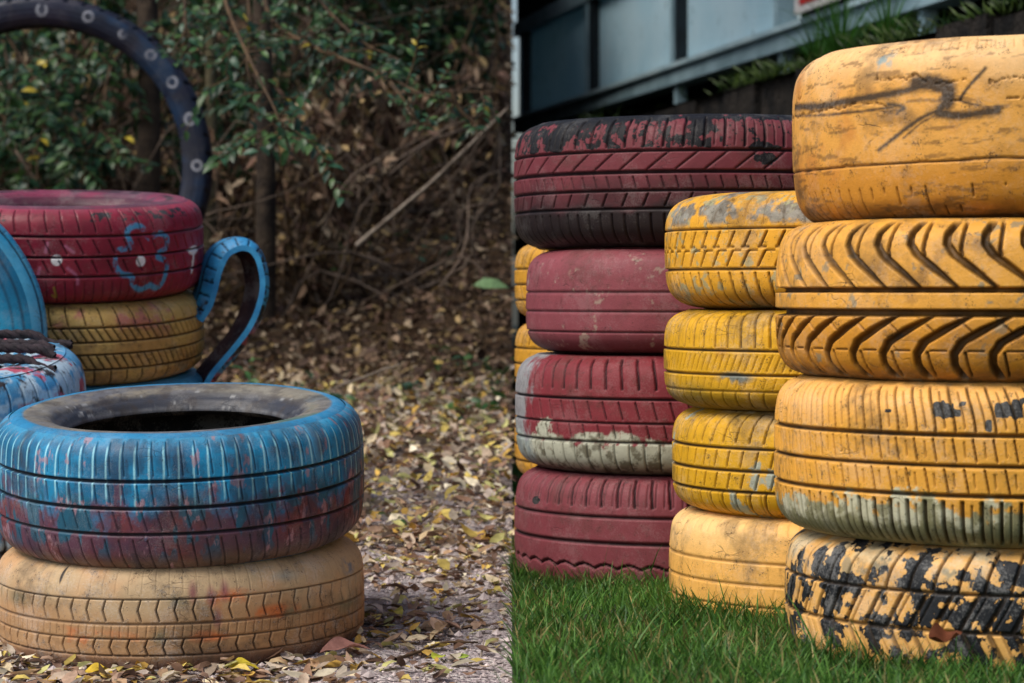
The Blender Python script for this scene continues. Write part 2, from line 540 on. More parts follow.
def pnt(t):
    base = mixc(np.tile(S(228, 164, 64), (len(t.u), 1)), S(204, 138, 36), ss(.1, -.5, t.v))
    base = mixc(base, S(70, 60, 42), ss(-.78, -.98, t.v + (t.n(30, 3, 2) - .5) * .3) * .85)  # shade of the lower shoulder painted into the colour
    base = mixc(base, GREYP, ss(.64, .70, t.n(45, 4, 9)) * .7)
    base = mixc(base, S(150, 105, 50), .5 * ss(.5, .66, t.n(24, 4, 19)))
    w = -.40 + .25 * ss(.75, .98, np.abs(t.v)) + .1 * t.n(8, 2, 4)
    return {'col': base, 'under': np.tile(S(50, 46, 38), (len(t.u), 1)), 'wear': w}
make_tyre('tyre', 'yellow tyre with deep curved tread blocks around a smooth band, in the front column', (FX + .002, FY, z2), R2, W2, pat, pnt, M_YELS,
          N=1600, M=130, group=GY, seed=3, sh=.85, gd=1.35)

# top: smooth, cracked, with a black scrawl
R1 = .308; z1 = z2 + W2; W1 = zf(40) - z1 + .014; L1 = (FX + .010, FY - .005, z1); ROT1 = (0.0, -.022, 0)
def pat(t):
    j = .10 * (t.n(14, 4, 7) - .5)
    a = np.abs(t.v + .36 + j * .5) * t.h; b = np.abs(t.v - .30 + j * 2.4) * t.h; c = np.abs(t.v - .56 + j * 5) * t.h
    cr = mx(.004 * clip01((.0016 - a) / .0012), .003 * clip01((.0013 - b) / .001) * (t.n(6, 2, 1) > .5), .003 * clip01((.0012 - c) / .001) * (t.n(7, 2, 14) > .47))
    return mx(cr, t.line(.021, .0022, -.95, -.62, lambda v: -.01 * v, d=.003) * (t.n(12, 2, 3) > .42), t.line(.0125, .0014, .84, .99, d=.0015))
SM = [([(795, 197), (822, 196), (850, 191), (880, 186), (905, 181), (925, 176), (947, 180)], .0042), ([(918, 173), (932, 172), (950, 178), (950, 192)], .0085),
      ([(946, 178), (948, 190), (942, 200)], .0045), ([(942, 199), (920, 210), (898, 226), (880, 240)], .0022),
      ([(944, 203), (925, 212), (905, 228)], .001), ([(940, 203), (965, 205), (1000, 200)], .005), ([(962, 190), (970, 178), (988, 158)], .0018),
      ([(962, 191), (985, 196), (1005, 196)], .001), ([(899, 203), (906, 197), (890, 194)], .002), ([(797, 206), (840, 204), (895, 197)], .0014)]
SM = [([(x, y - 92 if False else y) for x, y in p], w) for p, w in SM]
def pnt(t):
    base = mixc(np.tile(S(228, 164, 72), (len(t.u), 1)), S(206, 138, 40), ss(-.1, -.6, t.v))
    base = mixc(base, S(246, 200, 138), ss(.35, .9, t.v + (t.n(12, 4, 41) - .5) * .8) * .8)  # cream highlight painted over the upper tread
    base = mixc(base, S(190, 118, 48), .6 * ss(.5, .66, t.n(9, 4, 51)))
    base = mixc(base, S(92, 62, 28), .6 * ss(.56, .66, noise(t.p * np.array([1, 1, 5.]), 22, 5, 61, .7)))
    m = np.zeros(len(t.u))
    for p, w in SM:
        p = [(770 + (x - 770), y - 90) for x, y in p]
        m = np.maximum(m, stroke(t, p, L1, R1, W1, ROT1, w * 1.25, .003 + w * 1.3))
    m = clip01(m * 1.6 - 1.35 * (noise(t.p * np.array([1, 1, 3.]), 130, 4, 5, .7) - .2) * (1 - .3 * m))
    base = mixc(base, S(30, 24, 18), m * .93)
    base = mixc(base, S(95, 60, 22), .7 * blob(t, 893, 118, L1, R1, W1, ROT1, .05, .012, .9) * t.n(30, 3, 2))
    g = blob(t, 882, 60, L1, R1, W1, ROT1, .032, .022, .8) * ss(.44, .56, t.n(34, 4, 12))
    base = mixc(base, S(150, 165, 160), g)
    base = mixc(base, S(52, 42, 26), ss(-.72, -.97, t.v + (t.n(26, 3, 2) - .5) * .25) * .9)  # underside shade painted along the lower shoulder
    w = -.45 + .28 * ss(.8, .97, np.abs(t.v))
    return {'col': base, 'under': np.tile(S(60, 52, 40), (len(t.u), 1)), 'wear': w}
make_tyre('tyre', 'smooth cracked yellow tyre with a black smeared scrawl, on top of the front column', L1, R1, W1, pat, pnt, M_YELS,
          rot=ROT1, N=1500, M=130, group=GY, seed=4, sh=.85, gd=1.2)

# ---- middle yellow column -------------------------------------------------
MX, MY = .543, 4.05
fy = MY - .29; mz = lambda py: CH - (py - HY) * (fy + (.05 if py > HY else 0.)) / F
b0 = lawn_z(MY) - .015
zz = [b0, mz(521), mz(413), mz(310), mz(188)]
# foot
def pat(t):
    return mx(t.circ(.26, .003, d=.003), t.circ(-.12, .003, d=.003), t.circ(-.5, .003, d=.003), t.line(.02, .0016, .72, .96, lambda v: -.02 * v, d=.002), t.line(.022, .0012, -.45, -.16, lambda v: .012 * v, d=.0015),
              t.line(.022, .0012, -.1, .2, lambda v: -.012 * v, off=.01, d=.0012))
def pnt(t):
    base = mixc(np.tile(S(238, 178, 88), (len(t.u), 1)), S(245, 205, 140), ss(-.2, -1, t.u / t.R) * ss(0, .9, t.v) * .7)
    return {'col': base, 'under': np.tile(S(90, 75, 50), (len(t.u), 1)), 'wear': np.full(len(t.u), -.5)}
make_tyre('tyre', 'pale orange yellow smooth tyre at the foot of the middle column, half sunk in grass', (MX + .004, MY, zz[0]), .293, zz[1] - zz[0], pat, pnt, M_YELS, N=1100, M=90, group=GY, seed=5, sh=.75)
def pat(t):
    return mx(t.circ(.32, .004), t.circ(-.1, .0045), t.circ(-.5, .0035), t.line(.028, .003, -.97, -.52, lambda v: .01 * v), t.line(.028, .0015, -.9, -.52, off=.014, d=.003),
              t.line(.027, .0022, -.05, .28, lambda v: .02 * v), t.line(.027, .0022, -.46, -.14, lambda v: .025 * v, off=.01), t.line(.026, .0025, .4, .97, lambda v: .015 * v))
def pnt(t):
    base = np.tile(YM, (len(t.u), 1))
    g = ss(.35, .8, t.v + (t.n(12, 4, 3) - .5) * .5 + .45 * (t.u / t.R))
    base = mixc(base, mixc(np.tile(S(125, 110, 72), (len(t.u), 1)), S(170, 172, 150), ss(.5, .58, t.n(34, 3, 4))), g * ss(.2, .5, t.v))
    base = mixc(base, S(165, 170, 150), ss(.64, .68, t.n(22, 4, 19)))
    return {'col': base, 'under': np.tile(S(100, 90, 50), (len(t.u), 1)), 'wear': -.35 + .1 * ss(-.6, -1, t.v)}
make_tyre('tyre', 'bright yellow tyre with grey smudged top edge, second from ground in the middle column', (MX + .006, MY, zz[1]), .290, zz[2] - zz[1], pat, pnt, M_YEL, N=1100, M=90, group=GY, seed=6)
def pat(t):
    return mx(t.circ(.20, .003), t.circ(-.28, .003), t.circ(-.6, .002, d=.003), t.line(.026, .0028, .24, .98, lambda v: -.02 * (v - .3) ** 2, e=.002), t.line(.026, .0014, .3, .9, off=.013, d=.002),
              t.line(.013, .0015, -.22, .12, lambda v: .035 * v, d=.003), t.line(.017, .0014, -.55, -.33, lambda v: .03 * v, d=.002), t.line(.026, .002, -.98, -.6, lambda v: .02 * v, d=.003))
def pnt(t):
    base = np.tile(YM, (len(t.u), 1))
    base = mixc(base, S(96, 88, 26), ss(-.3, -.95, t.v + (t.n(10, 3, 4) - .5) * .8) * .75)
    g = blob(t, 735, 378, (MX, MY, zz[2]), .295, zz[3] - zz[2], (0, 0, 0), .045, .012, .8)
    base = mixc(base, S(110, 115, 105), clip01(g * 1.5) * ss(.42, .55, t.n(45, 4, 4)))
    base = mixc(base, S(150, 95, 50), blob(t, 722, 352, (MX, MY, zz[2]), .295, zz[3] - zz[2], (0, 0, 0), .02, .015, .9) * .5)
    return {'col': base, 'under': np.tile(S(100, 90, 50), (len(t.u), 1)), 'wear': -.4 + .12 * ss(-.6, -1, t.v)}
make_tyre('tyre', 'bright yellow tyre with fine slanted cuts and greenish lower edge', (MX - .002, MY, zz[2]), .295, zz[3] - zz[2], pat, pnt, M_YEL, N=1100, M=96, group=GY, seed=7)
def pat(t):
    wv = .03 * np.sign(np.sin(t.u * 2 * math.pi / .03))
    v0 = t.v
    z = .0035 * clip01((.0022 - np.abs(v0 - .02 - wv) * t.h) / .0012)
    return mx(t.circ(.36, .003), z, t.circ(-.32, .003), t.line(.03, .003, .06, .32, lambda v: .045 * v), t.line(.03, .003, -.28, .0, lambda v: .05 * v, off=.012),
              t.line(.024, .003, -.97, -.36, lambda v: -.015 * v), t.line(.024, .0015, -.9, -.5, off=.012, d=.003), t.line(.034, .002, .42, .96, d=.002))
def pnt(t):
    base = np.tile(S(228, 165, 40), (len(t.u), 1))
    g = ss(.38, .5, t.v) * ss(.50, .58, t.n(26, 4, 3) + .10 * ss(.4, .6, t.v) * (1 - ss(.7, .9, t.v)) * ss(-1.3, -.6, t.u / t.R) - .02)
    base = mixc(base, mixc(np.tile(S(132, 138, 132), (len(t.u), 1)), S(92, 96, 92), ss(.45, .6, t.n(60, 3, 66))), g * .9)
    base = mixc(base, S(160, 158, 120), ss(.58, .66, t.n(50, 4, 31)) * .8)
    base = mixc(base, S(66, 55, 22), ss(-.55, -.98, t.v + (t.n(14, 3, 4) - .5) * .3) * .8)  # lower shoulder darkened: underside shade put into the paint colour
    return {'col': base, 'under': np.tile(S(80, 80, 60), (len(t.u), 1)), 'wear': -.3 + .1 * t.v}
make_tyre('tyre', 'yellow tyre with grey scuffed shoulder, on top of the middle column', (MX, MY, zz[3]), .294, zz[4] - zz[3], pat, pnt, M_YEL, N=1100, M=104, group=GY, seed=8, sh=1.2)

# ---- red column -----------------------------------------------------------
RX, RY = .316, 4.65
rz = lambda py: CH - (py - HY) * (RY - .31 + (.09 if py > HY else 0.)) / F
r0 = lawn_z(RY) - .012
rr = [r0, rz(474), rz(355), rz(246), rz(112)]
REDC = S(128, 62, 68)
def pat(t):
    wv = -.50 + .07 * np.abs(np.sin(t.u * math.pi / .045))
    z = .006 * clip01((.0028 - np.abs(t.v - wv) * t.h) / .0012)
    return mx(t.circ(.34, .0045), t.circ(-.08, .005), z, t.line(.032, .0045, .48, .96, lambda v: -.01 * v), t.line(.016, .002, .5, .9, d=.003), t.circ(-.86, .003, d=.003))
def pnt(t):
    base = np.tile(REDC, (len(t.u), 1))
    base = mixc(base, S(175, 130, 130), ss(.58, .7, t.n(20, 4, 3)) * ss(-.4, -.8, t.v) * .7)
    w = -.55 + 1.2 * blob(t, 537, 500, (RX, RY, rr[0]), .305, rr[1] - rr[0], (0, 0, 0), .022, .012, .6) + .1
    return {'col': base, 'under': np.tile(S(22, 20, 22), (len(t.u), 1)), 'wear': w}
make_tyre('tyre', 'dull red tyre with a wavy groove, at the foot of the red column', (RX - .003, RY, rr[0]), .308, rr[1] - rr[0], pat, pnt, M_RED, N=1000, M=100, group=GR, seed=9)
def pat(t):
    f = lambda v: -.012 * (v - .4) ** 2 * 3
    return mx(t.circ(.28, .005), t.circ(-.12, .0035), t.circ(-.44, .004), t.line(.031, .004, .42, .97, f, e=.002), t.line(.031, .002, -.08, .24, lambda v: -.03 * v),
              t.line(.031, .002, -.4, -.14, lambda v: -.025 * v, off=.01), t.line(.028, .0025, -.95, -.46, d=.004))
def pnt(t):
    base = np.tile(S(126, 46, 52), (len(t.u), 1))
    edge = t.v + (t.n(24, 5, 6) - .5) * 1.0 + .06 * np.sin(t.u * 8)
    g = ss(-.30, -.38, edge) * ss(.34, .44, t.n(60, 4, 16) + .2 * ss(-.4, -.7, t.v))
    base = mixc(base, mixc(np.tile(S(186, 186, 164), (len(t.u), 1)), S(120, 116, 96), ss(.45, .62, t.n(70, 3, 3))), g)
    base = mixc(base, S(150, 165, 165), ss(-1.12, -1.3, t.u / t.R + (t.n(40, 4, 7) - .5) * .7) * .7)
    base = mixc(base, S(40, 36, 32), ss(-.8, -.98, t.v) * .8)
    return {'col': base, 'under': np.tile(S(120, 120, 105), (len(t.u), 1)), 'wear': -.42 + .12 * g}
make_tyre('tyre', 'dull red tyre with lower edge peeled to grey green, in the red column', (RX - .003, RY, rr[1]), .308, rr[2] - rr[1], pat, pnt, M_RED, N=1000, M=104, group=GR, seed=10)
def pat(t):
    return mx(t.circ(.16, .003, d=.004), t.circ(-.2, .003, d=.004), t.circ(-.58, .003, d=.004))
def pnt(t):
    base = np.tile(S(134, 68, 74), (len(t.u), 1))
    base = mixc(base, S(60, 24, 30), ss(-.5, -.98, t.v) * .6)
    g = blob(t, 569, 273, (RX, RY, rr[2]), .300, rr[3] - rr[2], (0, 0, 0), .02, .01, .7) + ss(-.5, -.6, t.v) * ss(-.84, -.74, t.v) * ss(.1, .3, t.u) + ss(.63, .66, t.n(30, 3, 2)) * .6
    base = mixc(base, S(165, 150, 130), clip01(g) * ss(.5, .56, t.n(55, 4, 4)))
    return {'col': base, 'under': np.tile(S(150, 140, 125), (len(t.u), 1)), 'wear': np.full(len(t.u), -.45)}
make_tyre('tyre', 'smooth dull red tyre with small pale chips, third from the ground in the red column', (RX + .009, RY, rr[2]), .300, rr[3] - rr[2], pat, pnt, M_RED, N=900, M=90, group=GR, seed=11, sh=1.1)
TR = (.364, 4.70, rr[3])
def pat(t):
    return mx(t.circ(.44, .0045, d=.007), t.circ(.12, .0055, d=.008), t.circ(-.16, .0045, d=.007), t.circ(-.44, .004), t.line(.036, .0045, .48, .97, lambda v: .01 * v), t.line(.018, .002, .5, .9, lambda v: .01 * v, d=.003),
              t.line(.052, .0028, .15, .42, lambda v: .15 * v, d=.004), t.line(.026, .0018, -.13, .06, lambda v: -.035 * v), t.line(.04, .003, -.4, -.2, lambda v: .05 * v), t.line(.025, .003, -.95, -.5))
def pnt(t):
    base = np.tile(S(112, 50, 56), (len(t.u), 1))
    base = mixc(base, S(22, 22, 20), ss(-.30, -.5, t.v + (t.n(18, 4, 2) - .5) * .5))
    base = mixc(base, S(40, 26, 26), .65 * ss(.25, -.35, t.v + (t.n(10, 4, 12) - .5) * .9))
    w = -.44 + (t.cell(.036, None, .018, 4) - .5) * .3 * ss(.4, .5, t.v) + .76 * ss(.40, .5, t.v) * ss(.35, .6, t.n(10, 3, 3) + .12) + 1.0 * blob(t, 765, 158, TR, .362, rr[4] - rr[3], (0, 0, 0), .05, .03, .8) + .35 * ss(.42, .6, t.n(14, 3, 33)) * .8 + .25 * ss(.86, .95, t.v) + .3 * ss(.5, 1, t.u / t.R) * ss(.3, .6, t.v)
    return {'col': base, 'under': np.tile(S(20, 19, 22), (len(t.u), 1)), 'wear': w}
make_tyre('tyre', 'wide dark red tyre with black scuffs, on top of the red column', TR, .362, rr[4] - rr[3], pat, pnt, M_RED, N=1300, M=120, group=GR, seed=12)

# ---- rear yellow column, seen past the red one ----------------------------
BX, BY = .309, 5.30
z = lawn_z(BY) - .02; ws = [.172, .172, .165, .165]
lb = ['yellow tyre on the grass, foot of the rear column behind the red tyres', 'yellow tyre second from the ground behind the red tyres',
      'yellow tyre with dark cuts, third from the ground behind the red tyres', 'yellow tyre topmost of the rear column behind the red tyres']
def pat(t):
    return mx(t.circ(.3, .004), t.circ(-.1, .004), t.circ(-.5, .004), t.line(.04, .006, .35, .97, lambda v: .03 * v), t.line(.04, .005, -.97, -.1, lambda v: -.03 * v))
def pnt(t):
    return flat(t, S(205, 148, 40), S(90, 70, 40), -.3)
for i in range(4):
    make_tyre('tyre', lb[i], (BX, BY, z), .304, ws[i], pat, pnt, M_YEL, N=620, M=60, group=GY, seed=13 + i)
    z += ws[i]

# =====================================================================  left side
def ground_base(y): return -.148 + .053 * (y - 3.95)


def gl(x, y):
    x = np.asarray(x, float); y = np.asarray(y, float)
    z = ground_base(y)
    b = np.maximum(y - 8.6 + .25 * np.sin(x * 1.3), 0)
    z = z + np.minimum(.30 * b * b / (b + 1.2), 4.5)
    p = np.stack([x.ravel(), y.ravel(), 0 * x.ravel()], 1)
    nz = (noise(p, 2.2, 3, 41) - .5).reshape(x.shape); nb = (noise(p, .8, 3, 43) - .5).reshape(x.shape)
    return z + nz * (.018 + .12 * ss(8, 11, y)) + nb * .5 * ss(9, 13, y)


GS = math.atan(.053)
# ---- front cup: beige below, blue above ----
CX, CY = -.5605, 4.262
TB = (GS - .012, -.016, 0)
LB = (CX, CY, -.172)
LB = (CX, CY, float(ground_base(CY)) - .028)
WB = .196
GC = 'painted tyres of the front planter stack'
def pat(t):
    f1 = lambda v: -.03 * np.abs(v - .02) * 1.0
    return mx(t.circ(.42, .002, d=.004), t.circ(.02, .0024, d=.004), t.circ(-.22, .002, d=.004), t.circ(-.5, .002, d=.004),
              t.line(.029, .0022, .05, .42, lambda v: .03 * np.abs(v - .24), d=.0048), t.line(.0145, .0012, -.2, 0, lambda v: .012 * v, d=.002),
              t.line(.029, .0022, -.5, -.22, lambda v: .036 * np.abs(v + .36), off=.01, d=.0048), t.line(.022, .0011, .5, .97, d=.0012), t.line(.022, .0012, -.95, -.6, d=.0012))
def pnt(t):
    n = len(t.u)
    base = mixc(np.tile(S(188, 162, 124), (n, 1)), S(196, 154, 110), ss(.4, .62, t.n(5, 3, 2)))
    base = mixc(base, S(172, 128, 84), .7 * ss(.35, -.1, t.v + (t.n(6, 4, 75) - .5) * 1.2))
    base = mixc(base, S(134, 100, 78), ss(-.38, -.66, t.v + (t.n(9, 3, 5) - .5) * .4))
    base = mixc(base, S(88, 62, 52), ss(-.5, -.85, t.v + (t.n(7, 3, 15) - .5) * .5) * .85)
    o = mx(*[blob(t, a, b, LB, .31, WB, TB, ru, rv, .8) for a, b, ru, rv in ((70, 632, .04, .012), (275, 612, .07, .016), (205, 636, .06, .012), (100, 640, .09, .02), (235, 598, .05, .02))])
    base = mixc(base, S(208, 112, 54), clip01(o * 1.5) * ss(.38, .58, t.n(18, 4, 3)) * .85)
    g = mx(*[blob(t, a, b, LB, .31, WB, TB, ru, rv, .8) for a, b, ru, rv in ((20, 597, .05, .02), (160, 637, .02, .02), (180, 600, .02, .02), (300, 608, .06, .02), (350, 600, .1, .03), (270, 575, .03, .02))])
    base = mixc(base, S(96, 100, 76), clip01(g) * ss(.38, .6, t.n(22, 4, 8)) * .75)
    base = mixc(base, S(70, 110, 140), blob(t, 352, 566, LB, .31, WB, TB, .03, .018, .9) * ss(.4, .55, t.n(40, 4, 61)))
    base = mixc(base, S(165, 165, 150), blob(t, 290, 575, LB, .31, WB, TB, .035, .012, .9) * .8)
    r = mx(*[blob(t, a, b, LB, .31, WB, TB, .01, .022, .8) for a, b in ((195, 592, ), (213, 596), (227, 590), (219, 618))])
    base = mixc(base, S(140, 80, 85), r * .8)
    k = blob(t, 60, 575, LB, .31, WB, TB, .004, .016, .4)
    base = mixc(base, S(45, 38, 34), k)
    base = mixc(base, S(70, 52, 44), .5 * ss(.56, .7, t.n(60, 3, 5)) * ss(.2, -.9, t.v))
    return {'col': base, 'under': np.tile(S(120, 100, 80), (n, 1)), 'wear': -.30 + .1 * ss(-.4, -1, t.v)}
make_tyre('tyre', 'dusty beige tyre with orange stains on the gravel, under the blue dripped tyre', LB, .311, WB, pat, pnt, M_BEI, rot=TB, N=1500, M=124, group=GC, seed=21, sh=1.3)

TC = (GS + .062, -.018, 0)
LC = (CX - WB * math.sin(.016) * 0, CY - WB * math.sin(TB[0]), LB[2] + WB + .004)
WC = .219; RC = .311
def pat(t):
    return mx(t.circ(.37, .005, d=.007), t.circ(-.02, .005, d=.007), t.circ(-.40, .0045, d=.006), t.line(.0235, .0014, .44, .93, lambda v: -.008 * v, off=.003, d=.003),
              t.line(.0235, .0016, .03, .32, lambda v: -.014 * v, d=.0035), t.line(.0235, .0016, -.35, -.06, lambda v: -.03 * v, d=.003), t.line(.0235, .002, -.95, -.48, lambda v: -.02 * v, d=.003))
def pnt(t):
    n = len(t.u)
    blue = mixc(np.tile(S(12, 136, 182), (n, 1)), S(6, 98, 138), ss(.4, .6, t.n(9, 4, 4)))
    blue = mixc(blue, S(70, 160, 200), ss(.82, .97, t.v) * .7)
    tile = np.tile
    purp = mixc(tile(S(92, 58, 76), (n, 1)), S(112, 52, 56), ss(.42, .6, t.n(8, 4, 6)))
    purp = mixc(purp, S(112, 92, 72), ss(-.55, -.95, t.v + (t.n(10, 3, 16) - .5) * .5) * .8)
    streak = noise(np.stack([t.u * 1.0, t.v * .07, 0 * t.u], 1), 62, 3, 8)
    edge = t.v + (streak - .5) * 1.7 + (t.n(4, 2, 3) - .5) * .3
    soft_ = t.v + (noise(np.stack([t.u, t.v * .12, 0 * t.u + 2], 1), 40, 5, 58, .6) - .5) * 1.1
    m = ss(.22, -.22, soft_) * .78 + .22 * ss(.0, -.14, edge)
    base = mixc(blue, purp, m)
    teal = ss(.56, .62, noise(np.stack([t.u, t.v * .05, 0 * t.u + 3], 1), 44, 3, 28)) * ss(-.95, -.5, t.v) * ss(.3, .0, t.v)
    base = mixc(base, S(6, 88, 112), teal * .9)
    # light drips running down the tread blocks
    per = t.C / round(t.C / .0235)
    x = (((t.u + .0075) / per + .5) % 1 - .5) * per + (t.n(30, 2, 5) - .5) * .003
    dr = clip01((.0021 - np.abs(x)) / .0012) * ss(-.05, .3, t.v + (streak - .5) * .9) * ss(.9, .8, t.v) * ss(.3, .42, t.n(10, 2, 9))
    base = mixc(base, S(150, 215, 228), dr * .95)
    base = mixc(base, S(140, 48, 56), .6 * ss(.66, .72, noise(np.stack([t.u, t.v * .05, 0 * t.u + 9], 1), 34, 5, 44, .65)) * ss(.9, .2, t.v))
    base = mixc(base, S(172, 130, 138), .7 * ss(.64, .70, noise(np.stack([t.u, t.v * .05, 0 * t.u + 19], 1), 60, 5, 45, .65)))
    base = mixc(base, S(30, 40, 62), .55 * ss(.5, .66, noise(np.stack([t.u, t.v * .04, 0 * t.u + 29], 1), 30, 5, 46, .65)))
    return {'col': base, 'under': tile(S(110, 48, 58), (n, 1)), 'wear': -.40 + .1 * ss(-.5, -1, t.v) + .1 * ss(.8, 1, t.v)}
def sidep(t):
    n = len(t.u); r = np.hypot(t.p[:, 0] - 22 * 3.7, t.p[:, 1] - 22 * 3.7)
    g = mixc(np.tile(S(96, 96, 100), (n, 1)), S(128, 122, 108), ss(.42, .62, t.n(7, 4, 4)))
    g = mixc(g, S(52, 54, 62), ss(.222, .205, r))
    g = mixc(g, S(136, 126, 106), .7 * ss(.50, .66, noise(np.stack([t.u * .4, r * 2.2, 0 * r], 1), 26, 5, 24, .65)) * ss(.2, .22, r))
    g = mixc(g, S(170, 170, 168), .6 * ss(.71, .74, noise(np.stack([t.u * .5, r * 3, 0 * r + 5], 1), 60, 4, 25, .65)))
    g = mixc(g, S(176, 176, 176), .6 * clip01((.0009 - np.abs(r - .1885)) / .0005) * ss(.3, .5, t.n(30, 3, 35)))
    g = mixc(g, S(60, 50, 42), .5 * ss(.5, .62, t.n(40, 4, 45)))
    b = ss(.256, .262, r + (t.n(20, 3, 7) - .5) * .006)
    rt = ss(.35, .9, t.u / t.R) * ss(2.2, 1.2, t.u / t.R)
    base = mixc(g, S(40, 130, 175), b)
    base = mixc(base, S(62, 112, 100), rt * ss(.5, .6, noise(np.stack([t.u * .35, r, 0 * r], 1), 40, 3, 6)) * ss(.21, .24, r) * (1 - b) * .6)
    return {'col': base, 'under': np.tile(S(70, 70, 74), (n, 1)), 'wear': np.full(n, -.4)}
make_tyre('tyre', 'blue over purple tyre with paint drips and an open grey rim hole, nearest in front', LC, RC, WC, pat, pnt, M_BLUE, rot=TC, N=1500, M=128, group=GC, seed=22, sh=.8,
          side=sidep, side_mat=M_BLUE, side_label='bare grey sidewall inside a blue painted edge', rim=.60)

# ---- stack behind: blue, blue, yellow, crimson ----
A = .112
ax = np.array([0, -math.sin(A), math.cos(A)])
top_c = np.array([-.985, 5.5, 0.0])
# front edge of the crimson tyre's top sits at row 212
zt = CH - (205 - HY) / F * 5.2
RW, YW, BW = .205, .176, .186
top = np.array([-.992, 5.50, zt + .31 * math.sin(A) - .008])
ROTS = (A, .012, 0)
Lr = top - ax * RW; Ly = Lr - ax * YW; Lb1 = Ly - ax * BW; Lb2 = Lb1 - ax * BW
GB = 'painted tyres of the rear planter stack'
def pat(t):
    return mx(t.circ(.42, .004, d=.006), t.circ(.0, .0045, d=.007), t.circ(-.40, .004, d=.006), t.line(.034, .0022, .5, .95, lambda v: -.02 * v, d=.004),
              t.line(.034, .0026, .06, .36, lambda v: -.05 * v ** 1, d=.004), t.line(.034, .0026, -.34, -.06, lambda v: -.05 * v, off=.01, d=.004), t.line(.02, .0018, -.95, -.5, d=.003))
def pnt(t):
    n = len(t.u); a = (tuple(Lr), .31, RW, ROTS)
    base = mixc(np.tile(S(150, 34, 56), (n, 1)), S(120, 26, 44), ss(.4, .6, t.n(7, 3, 4)))
    base = mixc(base, S(165, 70, 92), ss(.8, .98, t.v) * .5)
    fl = mx(*[stroke(t, p, *a, .0062, .003) for p in (
        [(132, 245), (128, 232), (135, 226), (143, 227), (148, 236)], [(150, 238), (160, 233), (168, 238), (166, 248), (160, 252)],
        [(131, 247), (118, 251), (115, 262), (121, 273), (132, 276)], [(158, 257), (167, 262), (166, 276), (160, 288), (151, 285)],
        [(152, 285), (142, 290), (134, 284), (133, 277)])])
    base = mixc(base, S(70, 150, 190), fl * ss(.38, .52, t.n(40, 3, 3)) * .95)
    pk = mx(*[stroke(t, p, *a, .003, .004) for p in ([(48, 243), (46, 252)], [(66, 246), (74, 252)], [(68, 268), (77, 276), (78, 284)], [(40, 268), (38, 276)])])
    base = mixc(base, S(205, 120, 150), pk * .7)
    dots = mx(*[blob(t, x, y, *a, .0125, .0125, .15) for x, y in ((57, 260), (141, 261))], blob(t, 194, 250, *a, .030, .011, .2), stroke(t, [(194, 255), (193, 272)], *a, .0045, .003))
    base = mixc(base, S(245, 240, 236), dots)
    yd = stroke(t, [(54, 288), (56, 298), (52, 296)], *a, .0025, .002)
    base = mixc(base, S(175, 140, 50), yd)
    w = -.5 + .86 * ss(.62, .74, t.v) * ss(.97, .88, t.v) * ss(.42, .56, t.n(12, 3, 8))
    return {'col': base, 'under': np.tile(S(34, 30, 34), (n, 1)), 'wear': w}
def sider(t):
    n = len(t.u)
    base = mixc(np.tile(S(128, 52, 76), (n, 1)), S(98, 60, 74), ss(.42, .6, t.n(9, 3, 3)))
    r = np.hypot(t.p[:, 0] - 23 * 3.7, t.p[:, 1] - 23 * 3.7)
    base = mixc(base, S(34, 28, 32), .9 * clip01((.011 - np.abs(r - .235)) / .006) * ss(.44, .52, t.n(7, 3, 31)))
    base = mixc(base, S(60, 30, 40), .7 * ss(.21, .195, r))
    return {'col': base, 'under': np.tile(S(44, 38, 42), (n, 1)), 'wear': -.3 + .2 * t.n(6, 2, 3)}
make_tyre('tyre', 'crimson tyre with a painted blue flower and white dots, top of the rear stack', tuple(Lr), .31, RW, pat, pnt, M_CRIM, rot=ROTS, N=1100, M=110, group=GB, seed=23, side=sider)
def pat(t):
    return mx(t.circ(.47, .004), t.circ(.12, .0035), t.circ(-.18, .0035), t.circ(-.55, .004), t.line(.037, .003, .5, .96, lambda v: -.02 * v), t.line(.0185, .0028, .14, .45, lambda v: -.06 * v),
              t.line(.0185, .0028, -.53, -.2, lambda v: -.055 * v), t.line(.037, .003, -.95, -.58, lambda v: -.01 * v))
def pnt(t):
    n = len(t.u)
    base = mixc(np.tile(S(200, 165, 92), (n, 1)), S(190, 146, 80), ss(.4, .6, t.n(7, 3, 4)))
    base = mixc(base, S(180, 95, 100), .7 * ss(.56, .68, t.n(13, 4, 4)) * ss(-.1, .6, t.v))
    base = mixc(base, S(110, 130, 120), .7 * ss(.52, .62, t.n(16, 4, 14)) * ss(-.5, -.8, t.v))
    return {'col': base, 'under': np.tile(S(120, 90, 60), (n, 1)), 'wear': -.4 + 0 * t.u}
make_tyre('tyre', 'ochre yellow grooved tyre directly under the crimson flower tyre', tuple(Ly), .308, YW, pat, pnt, M_YEL, rot=ROTS, N=1000, M=100, group=GB, seed=24)
def pat(t):
    return mx(t.circ(.3, .004), t.circ(-.2, .004), t.line(.03, .003, -.9, .9, lambda v: .01 * v))
def pnt(t):
    return flat(t, S(70, 150, 185), S(90, 80, 85), -.2)
make_tyre('tyre', 'light blue tyre under the ochre tyre in the rear stack, its rim just showing', tuple(Lb1), .312, BW, pat, pnt, M_BLUE, rot=ROTS, N=620, M=60, group=GB, seed=25)
make_tyre('tyre', 'lowest blue tyre of the rear stack, on the ground behind the front stack', tuple(Lb2), .312, BW, pat, pnt, M_BLUE, rot=ROTS, N=400, M=40, group=GB, seed=26)

